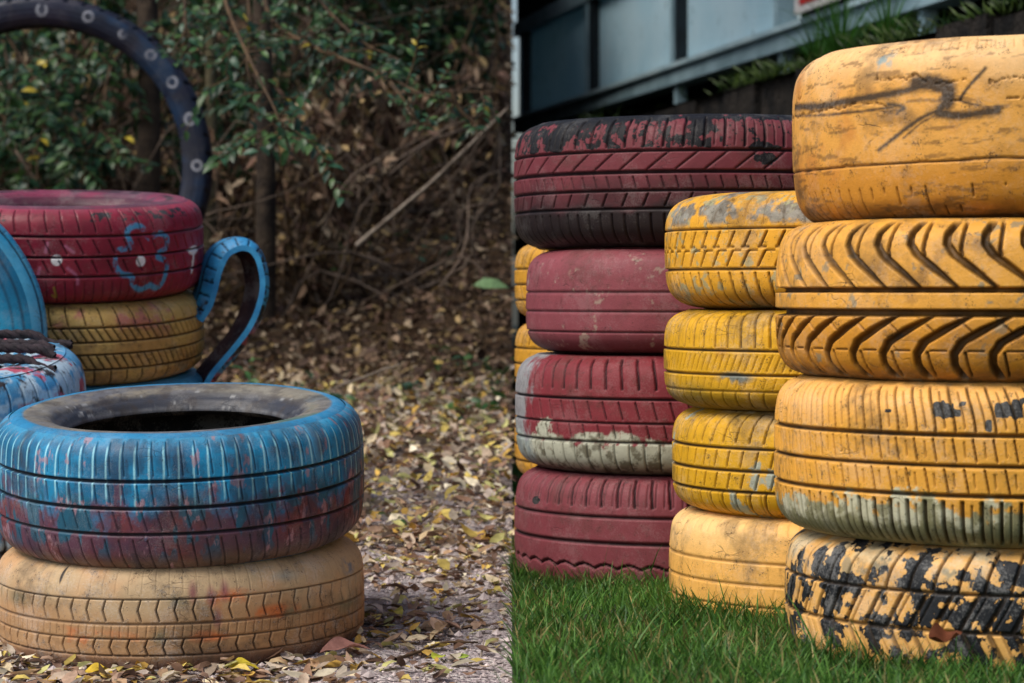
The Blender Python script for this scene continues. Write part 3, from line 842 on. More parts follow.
# ---- rope seat stack at the left edge ----
QX, QY = -1.052, 4.62
q0 = float(ground_base(QY)) - .015
QW = .150
QROT = (.19, .0, 0)
tops = CH - (366 - HY) / F * 4.5 + .02
h_all = tops - q0
qh = h_all / 2
def pat(t):
    return mx(t.circ(.3, .003), t.circ(-.2, .003), t.line(.03, .002, -.9, .9))
def pnt(t):
    n = len(t.u)
    base = mixc(np.tile(S(175, 200, 215), (n, 1)), S(70, 150, 195), ss(.46, .56, t.n(22, 4, 4)))
    base = mixc(base, S(185, 80, 100), ss(.55, .62, t.n(18, 4, 14)))
    base = mixc(base, S(45, 40, 44), ss(.58, .65, t.n(30, 4, 24)))
    return {'col': base, 'under': np.tile(S(60, 50, 56), (n, 1)), 'wear': np.full(n, -.25)}
make_tyre('tyre', 'tyre blotched light blue, white and red carrying the rope seat, at the left edge', (QX - .012, QY - .02, q0 + qh + .004), .282, qh, pat, pnt, M_BLUE, rot=QROT, N=800, M=70, group='tyres under the rope seat', seed=27, rim=.5)
make_tyre('tyre', 'blotched tyre lowest under the rope seat, standing on the ground', (QX, QY, q0), .285, qh, pat, pnt, M_BLUE, rot=(.12, 0, 0), N=400, M=40, group='tyres under the rope seat', seed=28, rim=.5)
M_ROPE = simple_mat('dark_rope', S(62, 52, 56), S(36, 32, 36), 60, .85, .4, .003)
rp = thing('rope_seat', 'dark twisted ropes woven across the blotched tyre beside the blue standing tyre', 'rope seat', (QX - .012, QY - .02 - math.sin(.19) * qh, q0 + qh + .004 + math.cos(.19) * qh), QROT)
for i in range(5):
    yo = -.19 + i * .085
    half = math.sqrt(max(.255 ** 2 - yo ** 2, .01))
    xs = np.linspace(-half - .01, half * (.88 + .3 * rng.random()), 46)
    zz_ = .012 + .006 * rng.random() - .02 * ss(half * .8, half, np.abs(xs)) - .004
    m = MB()
    for s_ in range(3):
        a = xs / .05 * 2 * math.pi * .8 + s_ * 2.094
        m.tube(np.stack([xs, yo + .03 * np.sin(xs * 5 + i) + .0048 * np.cos(a), zz_ + .0048 * np.sin(a)], 1), .0055, 6)
    m.build('rope', M_ROPE, rp)

# ---- light blue tyre standing on edge ----
SX, SY = -1.318, 5.06
def pat(t):
    return mx(t.circ(.55, .005, d=.007), t.circ(.18, .004, d=.006), t.circ(-.18, .004, d=.006), t.circ(-.55, .005, d=.007), t.circ(.8, .004, d=.005), t.circ(-.8, .004, d=.005), t.line(.022, .0012, .58, .8, d=.0015), t.line(.022, .0012, .22, .52, d=.0015, off=.01), t.line(.022, .0012, -.15, .15, d=.0015),
              t.line(.022, .0012, -.8, -.58, d=.0015), t.line(.022, .0012, -.52, -.22, d=.0015, off=.01))
def pnt(t):
    n = len(t.u)
    base = mixc(np.tile(S(30, 150, 195), (n, 1)), S(80, 170, 205), ss(.42, .62, t.n(9, 4, 4)))
    base = mixc(base, S(120, 62, 92), ss(.56, .62, t.n(7, 4, 14)) * .8)
    return {'col': base, 'under': np.tile(S(100, 60, 84), (n, 1)), 'wear': -.33 + 0 * t.u}
def sideb(t):
    n = len(t.u); r = np.hypot(t.p[:, 0] - 29 * 3.7, t.p[:, 1] - 29 * 3.7)
    base = mixc(np.tile(S(22, 140, 178), (n, 1)), S(16, 112, 150), ss(.4, .6, t.n(7, 4, 4)))
    ring = clip01((.0022 - np.abs(((r * 1.0) % .022) - .011)) / .001) * ss(.24, .26, r)
    base = mixc(base, S(14, 40, 62), ring * .8)
    return {'col': base, 'under': np.tile(S(130, 80, 100), (n, 1)), 'wear': np.full(n, -.4)}
st = make_tyre('tyre', 'light blue tyre standing on edge at the far left, in front of the crimson tyre', (SX, SY, .361), .327, .17, pat, pnt, M_BLUE,
               rot=(0, 0, 0), N=900, M=80, seed=29, side=sideb)
st.rotation_mode = 'XYZ'
st.rotation_euler = (math.radians(90), 0, math.radians(15))
# the base empty sits at one sidewall: move so that the tyre is centred on SX, SY
st.location = (SX + .085 * math.sin(math.radians(15)), SY + .085, .361)

# ---- navy arch tyre behind ----
AY = 9.2
ac = PW(41, 166, AY)
def pat(t):
    return mx(t.circ(.4, .01, d=.01), t.circ(-.4, .01, d=.01), t.line(.07, .01, -.95, .95, lambda v: .05 * v, d=.01))
def pnt(t):
    n = len(t.u)
    base = mixc(np.tile(S(14, 22, 44), (n, 1)), S(28, 24, 42), ss(.42, .62, t.n(4, 4, 4)))
    return {'col': base, 'under': np.tile(S(62, 34, 58), (n, 1)), 'wear': np.full(n, -.3)}
def siden(t):
    n = len(t.u); x = t.p[:, 0] - 30 * 3.7; y = t.p[:, 1] - 30 * 3.7; r = np.hypot(x, y)
    base = mixc(np.tile(S(12, 22, 44), (n, 1)), S(34, 30, 52), ss(.46, .66, t.n(4, 4, 4)))
    base = mixc(base, S(14, 44, 74), ss(.55, .65, t.n(3, 3, 24)))
    ph = np.arctan2(y, x)
    for k in range(24):
        a = k * 2 * math.pi / 24 + .05 * math.sin(k * 7.3)
        rk_ = .568 + .008 * math.sin(k * 3.1); dx = x - rk_ * math.cos(a); dy = (y - rk_ * math.sin(a)) * (1 + .15 * math.sin(k * 5.)); d = np.hypot(dx, dy)
        base = mixc(base, S(170, 172, 180), clip01((.0055 - np.abs(d - .017)) / .004) * ss(.30, .52, t.n(22, 3, k * 3)) * .95)
        base = mixc(base, S(120, 126, 140), clip01((.014 - d) / .004) * ss(.4, .7, t.n(30, 3, k)) * .4)
    return {'col': base, 'under': np.tile(S(50, 40, 60), (n, 1)), 'wear': np.full(n, -.5)}
ar = make_tyre('tyre', 'large navy tyre with white painted rings standing like an arch behind the crimson tyre', tuple(ac), .622, .17, pat, pnt, M_NAVY, N=800, M=60, seed=30, side=siden, rim=.825, sh=.6)
ar.rotation_euler = (math.radians(90), 0, math.radians(4))
ar.location = (ac[0], ac[1] + .09, ac[2])

# ---- blue loop handle cut from a tyre ----
hp = [(186, 316), (194, 303), (199, 288), (204, 268), (213, 250), (227, 241), (241, 240), (253, 247), (261, 263), (264, 287), (259, 311), (249, 333), (234, 353), (221, 368), (212, 379), (205, 392)]
hpts = np.array([PW(a, b, 5.52 + .0 * i) for i, (a, b) in enumerate(hp)])
P2 = smooth_poly(hpts[:, [0, 2]], 14); P2 = resample(P2, 260)
tan = np.gradient(P2, axis=0); tan /= np.linalg.norm(tan, axis=1)[:, None]
nor = np.stack([-tan[:, 1], tan[:, 0]], 1)         # outward (left of travel)
hw = .060; K = 29
wd = np.array([.40, -1.0]); wd /= np.linalg.norm(wd)   # width direction in x,y
s_arc = np.arange(260) * np.linalg.norm(P2[1] - P2[0])
def strip(off, name, mat, colf, parent):
    V = []; Cc = []; W_ = []; CV = []
    q = np.linspace(-1, 1, K)
    sag = -.020 * np.abs(q) ** 3.0
    for j, w in enumerate(q):
        groove = (((s_arc + .01 * w) / .030) % 1 < .13) * (abs(w) > .45) * .004 + (abs(abs(w) - .4) < .05) * .003
        if off < 0: groove = groove * 0
        d = sag[j] + off - groove
        V.append(np.stack([P2[:, 0] + nor[:, 0] * d + wd[0] * w * hw, 5.52 + wd[1] * w * hw + 0 * d, P2[:, 1] + nor[:, 1] * d], 1)); CV.append(clip01(groove / .003))
    V = np.stack(V, 1).reshape(-1, 3); CV = np.stack(CV, 1).ravel()
    i = np.arange(259)[:, None]; j = np.arange(K - 1)[None]
    f = np.stack([i * K + j, i * K + j + 1, (i + 1) * K + j + 1, (i + 1) * K + j], -1).reshape(-1, 4)
    if off < 0: f = f[:, ::-1]
    n = len(V); c = colf(V)
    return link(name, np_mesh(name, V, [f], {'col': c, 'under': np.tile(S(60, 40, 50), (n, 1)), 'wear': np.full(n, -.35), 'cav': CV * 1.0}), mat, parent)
hd = thing('loop_handle', 'light blue loop cut from tyre tread, like a cup handle on the rear stack', 'handle', (0, 0, 0))
def hb(V):
    c = mixc(np.tile(S(66, 160, 205), (len(V), 1)), S(40, 130, 180), ss(.4, .6, noise(V, 14, 3, 3)))
    c = mixc(c, S(150, 62, 76), ss(.50, .56, noise(V, 16, 4, 8)) * ss(.42, .34, V[:, 2]))
    return mixc(c, S(28, 30, 36), ss(.60, .64, noise(V, 40, 4, 18)))
strip(.006, 'outer_tread', M_BLUE, hb, hd)
strip(-.006, 'inner_liner', M_RUBBER, lambda V: mixc(np.tile(S(84, 58, 58), (len(V), 1)), S(60, 44, 52), ss(.4, .6, noise(V, 20, 4, 3))), hd)
m = MB()
q = [-1, 1]
for w in q:                                            # the cut edges join outer and inner faces
    a = np.stack([P2[:, 0] + nor[:, 0] * (-.020 + .006) + wd[0] * w * hw, 5.52 + wd[1] * w * hw + 0 * P2[:, 0], P2[:, 1] + nor[:, 1] * (-.020 + .006)], 1)
    b = np.stack([P2[:, 0] + nor[:, 0] * (-.020 - .006) + wd[0] * w * hw, 5.52 + wd[1] * w * hw + 0 * P2[:, 0], P2[:, 1] + nor[:, 1] * (-.020 - .006)], 1)
    V = np.concatenate([a, b]); i = np.arange(259)
    m.add(V, np.stack([i, i + 1, i + 261, i + 260], 1), S(60, 150, 195))
m.build('cut_edge', simple_mat('cut_edge_paint', S(60, 150, 195), S(40, 120, 170), 20, .6, .3, .002), hd)

# =====================================================================  ground
def grid_mesh(xs, ys, zf_):
    X, Y = np.meshgrid(xs, ys, indexing='ij')
    Z = zf_(X, Y)
    v = np.stack([X, Y, Z], -1).reshape(-1, 3)
    n, m_ = len(xs), len(ys)
    i = np.arange(n - 1)[:, None]; j = np.arange(m_ - 1)[None]
    f = np.stack([i * m_ + j, (i + 1) * m_ + j, (i + 1) * m_ + j + 1, i * m_ + j + 1], -1).reshape(-1, 4)
    return v, f


t = NT('gravel_soil'); co = t.coord()
vo = t.n('ShaderNodeTexVoronoi'); t.put(vo.inputs['Vector'], co); vo.inputs['Scale'].default_value = 110
v2 = t.n('ShaderNodeTexVoronoi'); t.put(v2.inputs['Vector'], co); v2.inputs['Scale'].default_value = 45
n1 = t.noise(co, 3, 5, .6); n2 = t.noise(co, 90, 4, .7)
c = t.mix(t.rng(n2, .3, .7), S(140, 126, 124), S(222, 210, 208))
hs = t.n('ShaderNodeSeparateColor'); t.put(hs.inputs[0], vo.outputs['Color'])
c = t.mix(t.math('MULTIPLY', hs.outputs[0], .6), c, S(172, 156, 156))
c = t.mix(t.rng(hs.outputs[1], .75, .8), c, S(205, 196, 190))
c = t.mix(t.rng(n1, .5, .68), c, S(84, 66, 52))
sep = t.n('ShaderNodeSeparateXYZ'); t.put(sep.inputs[0], co)
far = t.rng(sep.outputs[1], 5.0, 7.5)
c = t.mix(far, c, t.mix(t.rng(t.noise(co, 14, 6, .7), .35, .65), S(44, 34, 26), S(96, 74, 52)))
t.bump(t.math('ADD', t.math('MULTIPLY', vo.outputs['Distance'], -1.2), t.math('MULTIPLY_ADD', v2.outputs['Distance'], -1., n2)), .9, .012)
M_SOIL = t.set(Base_Color=c, Roughness=.9, Specular_IOR_Level=.2)

xs = np.concatenate([-np.geomspace(60, 3.2, 30), np.linspace(-3.1, 0, 130)]); ys = np.concatenate([np.linspace(-6, 2.9, 20), np.linspace(3, 16, 420), np.geomspace(16.2, 90, 30)])
v, f = grid_mesh(xs, ys, gl)
link('gravel_ground', np_mesh('gravel_ground', v, [f]), M_SOIL, kind='structure')

t = NT('turf_soil'); co = t.coord()
n = t.noise(co, 30, 5, .7)
M_TURF = t.set(Base_Color=t.mix(t.rng(n, .35, .65), S(22, 34, 14), S(46, 66, 24)), Roughness=.95)
t.bump(n, .8, .02)
def lawnf(X, Y):
    p = np.stack([X.ravel(), Y.ravel(), 0 * X.ravel()], 1)
    return lawn_z(np.minimum(Y, 30)) + ((noise(p, 3, 2, 6) - .5) * .012).reshape(X.shape)
xs = np.concatenate([np.linspace(0, 3, 60), np.geomspace(3.1, 60, 20)]); ys = np.concatenate([np.linspace(-6, 2.4, 12), np.linspace(2.5, 9, 120), np.geomspace(9.2, 90, 24)])
v, f = grid_mesh(xs, ys, lawnf)
link('lawn_ground', np_mesh('lawn_ground', v, [f]), M_TURF, kind='structure')
# soil edge where the two grounds meet
ys = np.linspace(-6, 60, 500); a = gl(0 * ys, ys); b = lawnf(0 * ys, ys)
m = MB(); v = np.concatenate([np.stack([0 * ys - .0, ys, np.maximum(a, b) - .001], 1), np.stack([0 * ys, ys, np.minimum(a, b) - .05], 1)])
i = np.arange(499); m.add(v, np.stack([i, i + 1, i + 501, i + 500], 1))
m.build('soil_edge', M_SOIL, kind='structure')

# grass ------------------------------------------------------------
tyres_r = [(FX, FY, .30), (MX, MY, .275), (RX, RY, .29), (BX, BY, .28)]
def blades(name, n, xr, yr, L0, L1, w, label, extra=None, cols=None, lean=.35, dens=True):
    x = rng.uniform(*xr, n); y = rng.uniform(*yr, n)
    p = np.stack([x, y, 0 * x], 1)
    keep = (noise(p, 9, 3, 77) + rng.uniform(-.25, .25, n)) > .36 if dens else np.ones(n, bool)
    for cx, cy, r in tyres_r: keep &= np.hypot(x - cx, y - cy) > r
    x, y = x[keep], y[keep]
    if extra is not None:
        x = np.concatenate([x, extra[0]]); y = np.concatenate([y, extra[1]])
    n = len(x); z = lawn_z(y) - .004
    p = np.stack([x, y, 0 * x], 1)
    L = rng.uniform(L0, L1, n) ** 1.0 * (.55 + .9 * noise(p, 14, 2, 71)) * (1 + .7 * (rng.random(n) < .06))
    if extra is not None: L[-len(extra[0]):] *= 1.35
    a = rng.uniform(0, 2 * math.pi, n); ln = rng.uniform(.05, lean * 2, n)
    d = np.stack([np.cos(a) * ln, np.sin(a) * ln, np.ones(n)], 1); d /= np.linalg.norm(d, axis=1)[:, None]
    b = rng.uniform(0, 2 * math.pi, n); sd = np.stack([np.cos(b), np.sin(b), 0 * b], 1)
    bend = np.stack([np.cos(a), np.sin(a), -.35 + 0 * a], 1) * rng.uniform(.05, .45, n)[:, None]
    ww = w * rng.uniform(.7, 1.3, n)
    base = np.stack([x, y, z], 1)
    def P(tt, k): return base + d * (L * tt)[:, None] + bend * (L * tt * tt)[:, None] + sd * (ww * k)[:, None]
    vs = np.stack([P(0, -.5), P(0, .5), P(.4, -.5), P(.4, .5), P(.75, -.32), P(.75, .32), P(1, 0)], 1)
    i0 = np.arange(n)[:, None, None] * 7
    f4 = (i0 + np.array([[0, 1, 3, 2], [2, 3, 5, 4]])[None]).reshape(-1, 4)
    f3 = (i0 + np.array([[4, 5, 6]])[None]).reshape(-1, 3)
    g = rng.random(n); t_ = noise(p, 4, 3, 79)
    c = np.array([S(34, 72, 26)]) * (1 - g[:, None]) + np.array([S(84, 120, 48)]) * g[:, None]
    c = c * (.55 + 2.0 * t_[:, None])
    dry = rng.random(n) < .10 + .25 * ss(.55, .75, noise(p, 3.5, 3, 99))
    c[dry] = S(168, 156, 96) * rng.uniform(.4, 1.1, (dry.sum(), 1))
    me = np_mesh(name, vs.reshape(-1, 3), [f3, f4], {'col': np.repeat(c, 7, axis=0)})
    return link(name, me, M_GRASS, kind='stuff', label=label, cat='grass')
ex = []; ey = []
for cx, cy, r in tyres_r[:3]:
    a = rng.uniform(0, 2 * math.pi, 1500); rr_ = r + rng.uniform(.0, .05, 1500)
    ex.append(cx + rr_ * np.cos(a)); ey.append(cy + rr_ * np.sin(a))
ex = np.concatenate(ex); ey = np.concatenate(ey); k = ex > .003; ex = ex[k]; ey = ey[k]
blades('grass', 130000, (.003, 1.9), (2.6, 5.6), .014, .043, .0026, 'short green lawn grass around the feet of the tyre columns', extra=(ex, ey))
blades('grass', 26000, (.003, 3.2), (5.6, 11), .03, .06, .005, 'green grass farther back towards the dark stone wall', dens=False)

# leaf litter ------------------------------------------------------
stackL = [(CX, CY, .30), (-.985, 5.42, .31), (QX, QY, .28)]
LC_ = np.array([S(214, 196, 160), S(196, 172, 134), S(214, 190, 104), S(166, 138, 116), S(140, 112, 96), S(186, 170, 156), S(112, 88, 74), S(176, 144, 112), S(150, 118, 96), S(196, 182, 162), S(206, 166, 84), S(128, 98, 78), S(222, 210, 182), S(182, 162, 140), S(190, 186, 120)])
def litter(name, n, xr, yr, L0, L1, label, lift, tilt, dark=1.0, thin=None, pal=None):
    x = rng.uniform(*xr, n); y = rng.uniform(*yr, n)
    keep = np.ones(n, bool)
    for cx, cy, r in stackL: keep &= np.hypot(x - cx, y - cy) > r
    if thin is not None: keep &= thin(x, y)
    x, y = x[keep], y[keep]; n = len(x)
    z = gl(x, y) + rng.uniform(.002, lift, n)
    nr = np.stack([rng.normal(0, tilt, n), rng.normal(-.06, tilt, n), np.ones(n)], 1)
    d = rnd_unit(n); d = np.cross(nr, d)
    L = rng.uniform(L0, L1, n)
    P_ = LC_ if pal is None else pal
    c = P_[rng.integers(0, len(P_), n)] * rng.uniform(.5, 1.4, (n, 1)) * dark
    m = MB(); m.leaves(np.stack([x, y, z], 1), d, nr / np.linalg.norm(nr, axis=1)[:, None], L, L * rng.uniform(.35, .6, n), c, curl=rng.uniform(-.5, .8, n), fold=rng.uniform(-.3, .7, n))
    return m.build(name, M_DEAD, kind='stuff', label=label, cat='leaves')
pnoise = lambda x, y: noise(np.stack([x, y, 0 * x], 1), 3.2, 3, 51)
litter('leaf_litter', 9500, (-1.6, -.004), (3.2, 5.4), .012, .046, 'yellow and tan fallen leaves scattered over the gravel beside the front stack', .012, .28,
       thin=lambda x, y: rng.random(len(x)) < .12 + .55 * ss(.42, .58, pnoise(x, y)) * .75 + .6 * ss(4.5, 5.6, y) + .5 * (np.abs(np.hypot(x - CX, y - CY) - .35) < .05))
litter('leaf_litter', 19000, (-2.4, -.004), (5.2, 9.2), .015, .055, 'thick carpet of dry leaves beyond the gravel path', .03, .45, thin=lambda x, y: rng.random(len(x)) < .9)
brown = np.array([S(128, 104, 84), S(104, 82, 66), S(158, 134, 110), S(118, 92, 78), S(182, 162, 134), S(88, 70, 60), S(176, 150, 104)])
litter('leaf_litter', 30000, (-3.4, -.004), (8.8, 15.5), .02, .062, 'brown dead leaves covering the rising bank under the brush', .07, .7, .74, pal=brown)
litter('leaf_litter', 170, (-.30, -.08), (3.9, 4.9), .025, .05, 'larger curled leaves gathered along the right foot of the beige tyre', .012, .3)
litter('leaf_litter', 200, (-.95, -.25), (3.78, 3.98), .025, .05, 'leaves gathered in front of the beige tyre', .014, .3)
# pebbles
m = MB(); n = 9000
x = -rng.random(n) * 1.4; y = rng.uniform(3.2, 6.2, n); k = np.ones(n, bool)
for cx, cy, r in stackL: k &= np.hypot(x - cx, y - cy) > r
x, y = x[k], y[k]; n = len(x); s_ = rng.uniform(.0018, .0058, n) * (1 + (rng.random(n) < .06) * 1.2)
oc = np.array([[1, 0, 0], [.2, 1, .1], [-1, .1, 0], [0, -1, -.1], [.1, .1, .8], [0, 0, -.8]])
v = np.stack([x, y, gl(x, y) + s_ * .3], 1)[:, None, :] + oc[None] * s_[:, None, None] * rng.uniform(.6, 1.3, (n, 1, 3))
tri = np.array([[0, 1, 4], [1, 2, 4], [2, 3, 4], [3, 0, 4], [1, 0, 5], [2, 1, 5], [3, 2, 5], [0, 3, 5]])
c = np.array([S(196, 182, 178)]) * rng.uniform(.45, 1.35, (n, 1))
m.add(v.reshape(-1, 3), (np.arange(n)[:, None, None] * 6 + tri[None]).reshape(-1, 3), np.repeat(c, 6, axis=0))
m.build('pebbles', simple_mat('pebble', (.3, .3, .3), (.3, .3, .3), 50, .85, .3, .002, attr=True), kind='stuff', label='small grey pinkish pebbles of the path', cat='gravel', smooth=False)

# single big leaves, each a thing
def big_leaf(px, py, L, w, ang, c, label, cat='leaf', curl=.5, fold=.5, lift=.008, right=False, tiltv=(0, -.25, 1)):
    Y = 4.2
    for _ in range(30):
        z = (lawn_z(Y) + .02) if right else float(gl(np.array([(px - 512) / F * Y]), np.array([Y]))[0])
        Y = (CH - z) * F / (py - HY)
    X = (px - 512) / F * Y
    d = np.array([[math.cos(ang), math.sin(ang), .05]]); nr = np.array([tiltv], float)
    m = MB(); nn = 12; ts = np.linspace(0, 1, nn)
    dd = d[0] / np.linalg.norm(d[0]); sd = np.cross(dd, nr[0]); sd /= np.linalg.norm(sd); n_ = np.cross(sd, dd)
    V = []
    for tt in ts:
        wd_ = math.sin(math.pi * min(1, max(0, tt)) ** .8) ** .8 * w * .5 + .0006
        for k in (-1, -.5, 0, .5, 1):
            V.append(dd * (tt - .5) * L + sd * wd_ * k + n_ * (-(tt - .45) ** 2 * curl * L + abs(k) * fold * wd_ * (.8 + .4 * math.sin(tt * 9 + k * 2))))
    V = np.array(V); i = np.arange(nn - 1)[:, None]; j = np.arange(4)[None]
    f = np.stack([i * 5 + j, i * 5 + j + 1, (i + 1) * 5 + j + 1, (i + 1) * 5 + j], -1).reshape(-1, 4)
    m.add(V, f, c)
    o = m.build('fallen_leaf', M_DEAD, label=label, cat=cat)
    o.location = (X, Y, z + lift + abs(curl) * L * .15)
big_leaf(345, 657, .085, .035, .35, S(170, 122, 110), 'large pinkish brown curled leaf against the foot of the beige tyre', curl=.3, fold=.6, lift=.012)
big_leaf(417, 419, .10, .05, -.9, S(150, 112, 84), 'large curled brown leaf on the litter beyond the gravel', curl=.6, fold=.7)
big_leaf(243, 673, .05, .028, .1, S(205, 185, 60), 'yellow green leaf in front of the beige tyre')
big_leaf(98, 678, .05, .026, .0, S(212, 178, 60), 'bright yellow leaf below the beige tyre near the picture foot')
big_leaf(439, 662, .03, .022, 1.0, S(168, 176, 60), 'olive green leaf standing on its edge on the open gravel', fold=.3)
big_leaf(463, 661, .022, .02, .4, S(150, 172, 70), 'small round green leaf flat on the open gravel', fold=.1, curl=.1)
big_leaf(396, 618, .055, .024, -1.2, S(190, 176, 80), 'long yellow leaf leaning among brown ones beside the beige tyre')
big_leaf(440, 632, .06, .02, .1, S(150, 120, 92), 'narrow brown leaf lying on the gravel right of the stack')
big_leaf(945, 664, .045, .035, .3, S(110, 62, 40), 'curled brown dead leaf in the grass before the front column', curl=-.8, fold=.9, lift=.022, right=True)

# sticks on the litter
def stick(pts, r, label, Ys=None, mat=None):
    P_ = np.array([PW(a, b, Y) for a, b, Y in pts])
    q = np.linspace(0, len(P_) - 1, 24)
    Q = np.stack([np.interp(q, np.arange(len(P_)), P_[:, k]) for k in range(3)], 1)
    Q += (noise(Q, 9, 2, 3)[:, None] - .5) * .015
    m = MB(); m.tube(Q, np.linspace(r, r * .55, 24), 7, (1, 1, 1))
    m.build('stick', mat or M_TWIG, label=label, cat='stick')
def gy(px, py):                     # distance of the ground seen at a pixel row
    Y = 6.
    for _ in range(40):
        z = float(gl(np.array([(px - 512) / F * Y]), np.array([Y]))[0]) + .01
        Y = .6 * Y + .4 * max(3.0, min(15., (CH - z) * F / max(py - HY, 5.)))  if py > HY + 8 else 11
    return Y
stick([(268, 326, 10.6), (310, 330, 10.4), (362, 335, 10.2)], .012, 'pale stick lying on the litter behind the loop handle')
stick([(356, 246, 9.7), (430, 184, 9.7), (508, 108, 9.6)], .0105, 'long grey branch leaning up to the right through the brush')
stick([(330, 390, gy(330, 390)), (400, 364, gy(400, 364) - .1)], .006, 'thin tan twig on the leaves beyond the front stack')
stick([(395, 660, gy(395, 660)), (440, 645, gy(440, 645)), (478, 642, gy(478, 642))], .003, 'thin dark twig on the gravel beside the stack', mat=M_STEM)
stick([(478, 668, 4.05), (484, 640, 4.1)], .0022, 'fine straw stalk standing on the gravel')
stick([(300, 300, 11.0), (370, 292, 11.0), (440, 298, 10.8)], .010, 'crooked grey stick on the bank')
stick([(400, 470, gy(400, 470)), (500, 440, gy(500, 440))], .004, 'long straw coloured twig crossing the gravel edge')

# =====================================================================  woodland on the left
G1 = np.array([S(36, 66, 34), S(28, 54, 36), S(52, 84, 44), S(40, 74, 52), S(70, 98, 52)])
def curve(p0, p1, n=10, sag=0., wob=.1, seed=None):
    tt = np.linspace(0, 1, n)[:, None]
    P_ = p0 * (1 - tt) + p1 * tt
    L = np.linalg.norm(p1 - p0)
    o = rng.normal(size=3) * wob * L; o2 = rng.normal(size=3) * wob * .5 * L
    P_ = P_ + np.sin(tt * math.pi) * o + np.sin(tt * 2 * math.pi) * o2
    P_[:, 2] += (np.sin(tt * math.pi) * sag)[:, 0]
    return P_


def brush(name, label, x, y, hgt, spread, stems, leaves, pal, lm, ll=(.03, .06), group=None, droop=0., cat='bush', r=.005):
    z = float(gl(np.array([x]), np.array([y]))[0]) - .03
    root = thing(name, label, cat, (x, y, z), group=group)
    ms = MB(); ml = MB()
    per = max(1, leaves // stems)
    for s_ in range(stems):
        a = rng.uniform(0, 2 * math.pi); q = rng.random() ** .5
        b0 = np.array([rng.normal(0, .06 * spread), rng.normal(0, .06 * spread), 0])
        tip = np.array([math.cos(a) * spread * q, math.sin(a) * spread * q * .7, hgt * rng.uniform(.45, 1.1)])
        P_ = curve(b0, tip, 12, .1, .13)
        P_[:, 0] = np.minimum(P_[:, 0], -x - .05)
        ms.tube(P_, np.linspace(r * rng.uniform(.7, 1.8), r * .3, 12), 5)
        for _ in range(3):
            i = rng.integers(3, 11); t2 = P_[i] + rng.normal(0, .22, 3) * spread * np.array([1, .7, .8])
            t2[0] = min(t2[0], -x - .05)
            Q = curve(P_[i], t2, 7, 0, .15); ms.tube(Q, np.linspace(r * .45, r * .18, 7), 4)
            k = per // 4; tt = rng.random(k) * 6; i0 = np.floor(tt).astype(int)
            pos = Q[i0] + (Q[np.minimum(i0 + 1, 6)] - Q[i0]) * (tt - i0)[:, None] + rng.normal(0, .012, (k, 3))
            lf(ml, pos, k, pal, ll, droop, -x)
        k = per // 4; tt = rng.uniform(3, 11, k); i0 = np.floor(tt).astype(int)
        pos = P_[i0] + (P_[np.minimum(i0 + 1, 11)] - P_[i0]) * (tt - i0)[:, None] + rng.normal(0, .015, (k, 3))
        lf(ml, pos, k, pal, ll, droop, -x)
    ms.build('stems', M_STEM, root); ml.build('foliage', lm, root)
    return root


def lf(ml, pos, k, pal, ll, droop, xmax):
    if k < 1: return
    d = rnd_unit(k); d[:, 2] -= droop
    nr = rnd_unit(k, 1.2)
    c = pal[rng.integers(0, len(pal), k)] * rng.uniform(.55, 1.35, (k, 1))
    L = rng.uniform(ll[0], ll[1], k)
    pos = pos.copy(); pos[:, 0] = np.minimum(pos[:, 0], xmax - .07)
    ml.leaves(pos, d, nr, L, L * rng.uniform(.35, .5, k), c, curl=rng.uniform(-.2, .6, k), fold=rng.uniform(0, .4, k))


GBR = 'dry brown bushes on the bank'
bl = ['dry brown bush with hanging dead leaves beside the loop handle', 'dry brown bush in the middle of the bank', 'low dry bush at the right of the bank',
      'dry bush higher on the bank behind the long grey branch', 'dry bush behind the navy arch tyre', 'dry brown bush high on the bank in the middle', 'dry brown bush seen through the navy arch']
for i, (px, y, h_, sp, ns, nl) in enumerate([(300, 10.2, 1.0, .42, 22, 1500), (375, 11.0, .75, .5, 22, 1100), (470, 11.6, .6, .3, 16, 700), (430, 12.6, 1.0, .6, 24, 500), (215, 11.4, 1.1, .5, 20, 1200), (340, 13.2, 1.3, .7, 26, 600), (80, 11.6, 1.0, .6, 20, 1200)]):
    brush('dry_bush', bl[i], (px - 512) / F * y, y, h_, sp, ns, nl, brown, M_DEAD, (.035, .08), GBR, .9, r=.006)
gl_ = ['green leafy bush seen through the navy arch tyre', 'green leafy bush left behind the arch tyre', 'dark green bush behind the arch, right of its trunk', 'small green bush high on the bank', 'dark green bush at the top right of the bank',
       'dark bush far up the bank in the middle', 'dark green bush left of the long grey branch top', 'loose green bush in the wood at the top, behind the leafy spray']
for i, (px, y, h_, sp, ns, nl) in enumerate([(70, 10.6, 1.25, .5, 22, 1100), (0, 11.2, 1.4, .6, 22, 1100), (235, 10.9, 1.5, .5, 24, 1300), (330, 12.2, 1.2, .5, 18, 900), (480, 14.0, 1.4, .5, 22, 1200), (400, 14.8, 1.5, .7, 26, 1500), (455, 11.9, 1.35, .4, 22, 1300), (370, 12.3, 1.5, .45, 24, 1500)]):
    brush('green_bush', gl_[i], (px - 512) / F * y, y, h_, sp, ns, nl, G1, M_LEAF, (.045, .085), 'green bushes of the woodland', .3, r=.006)

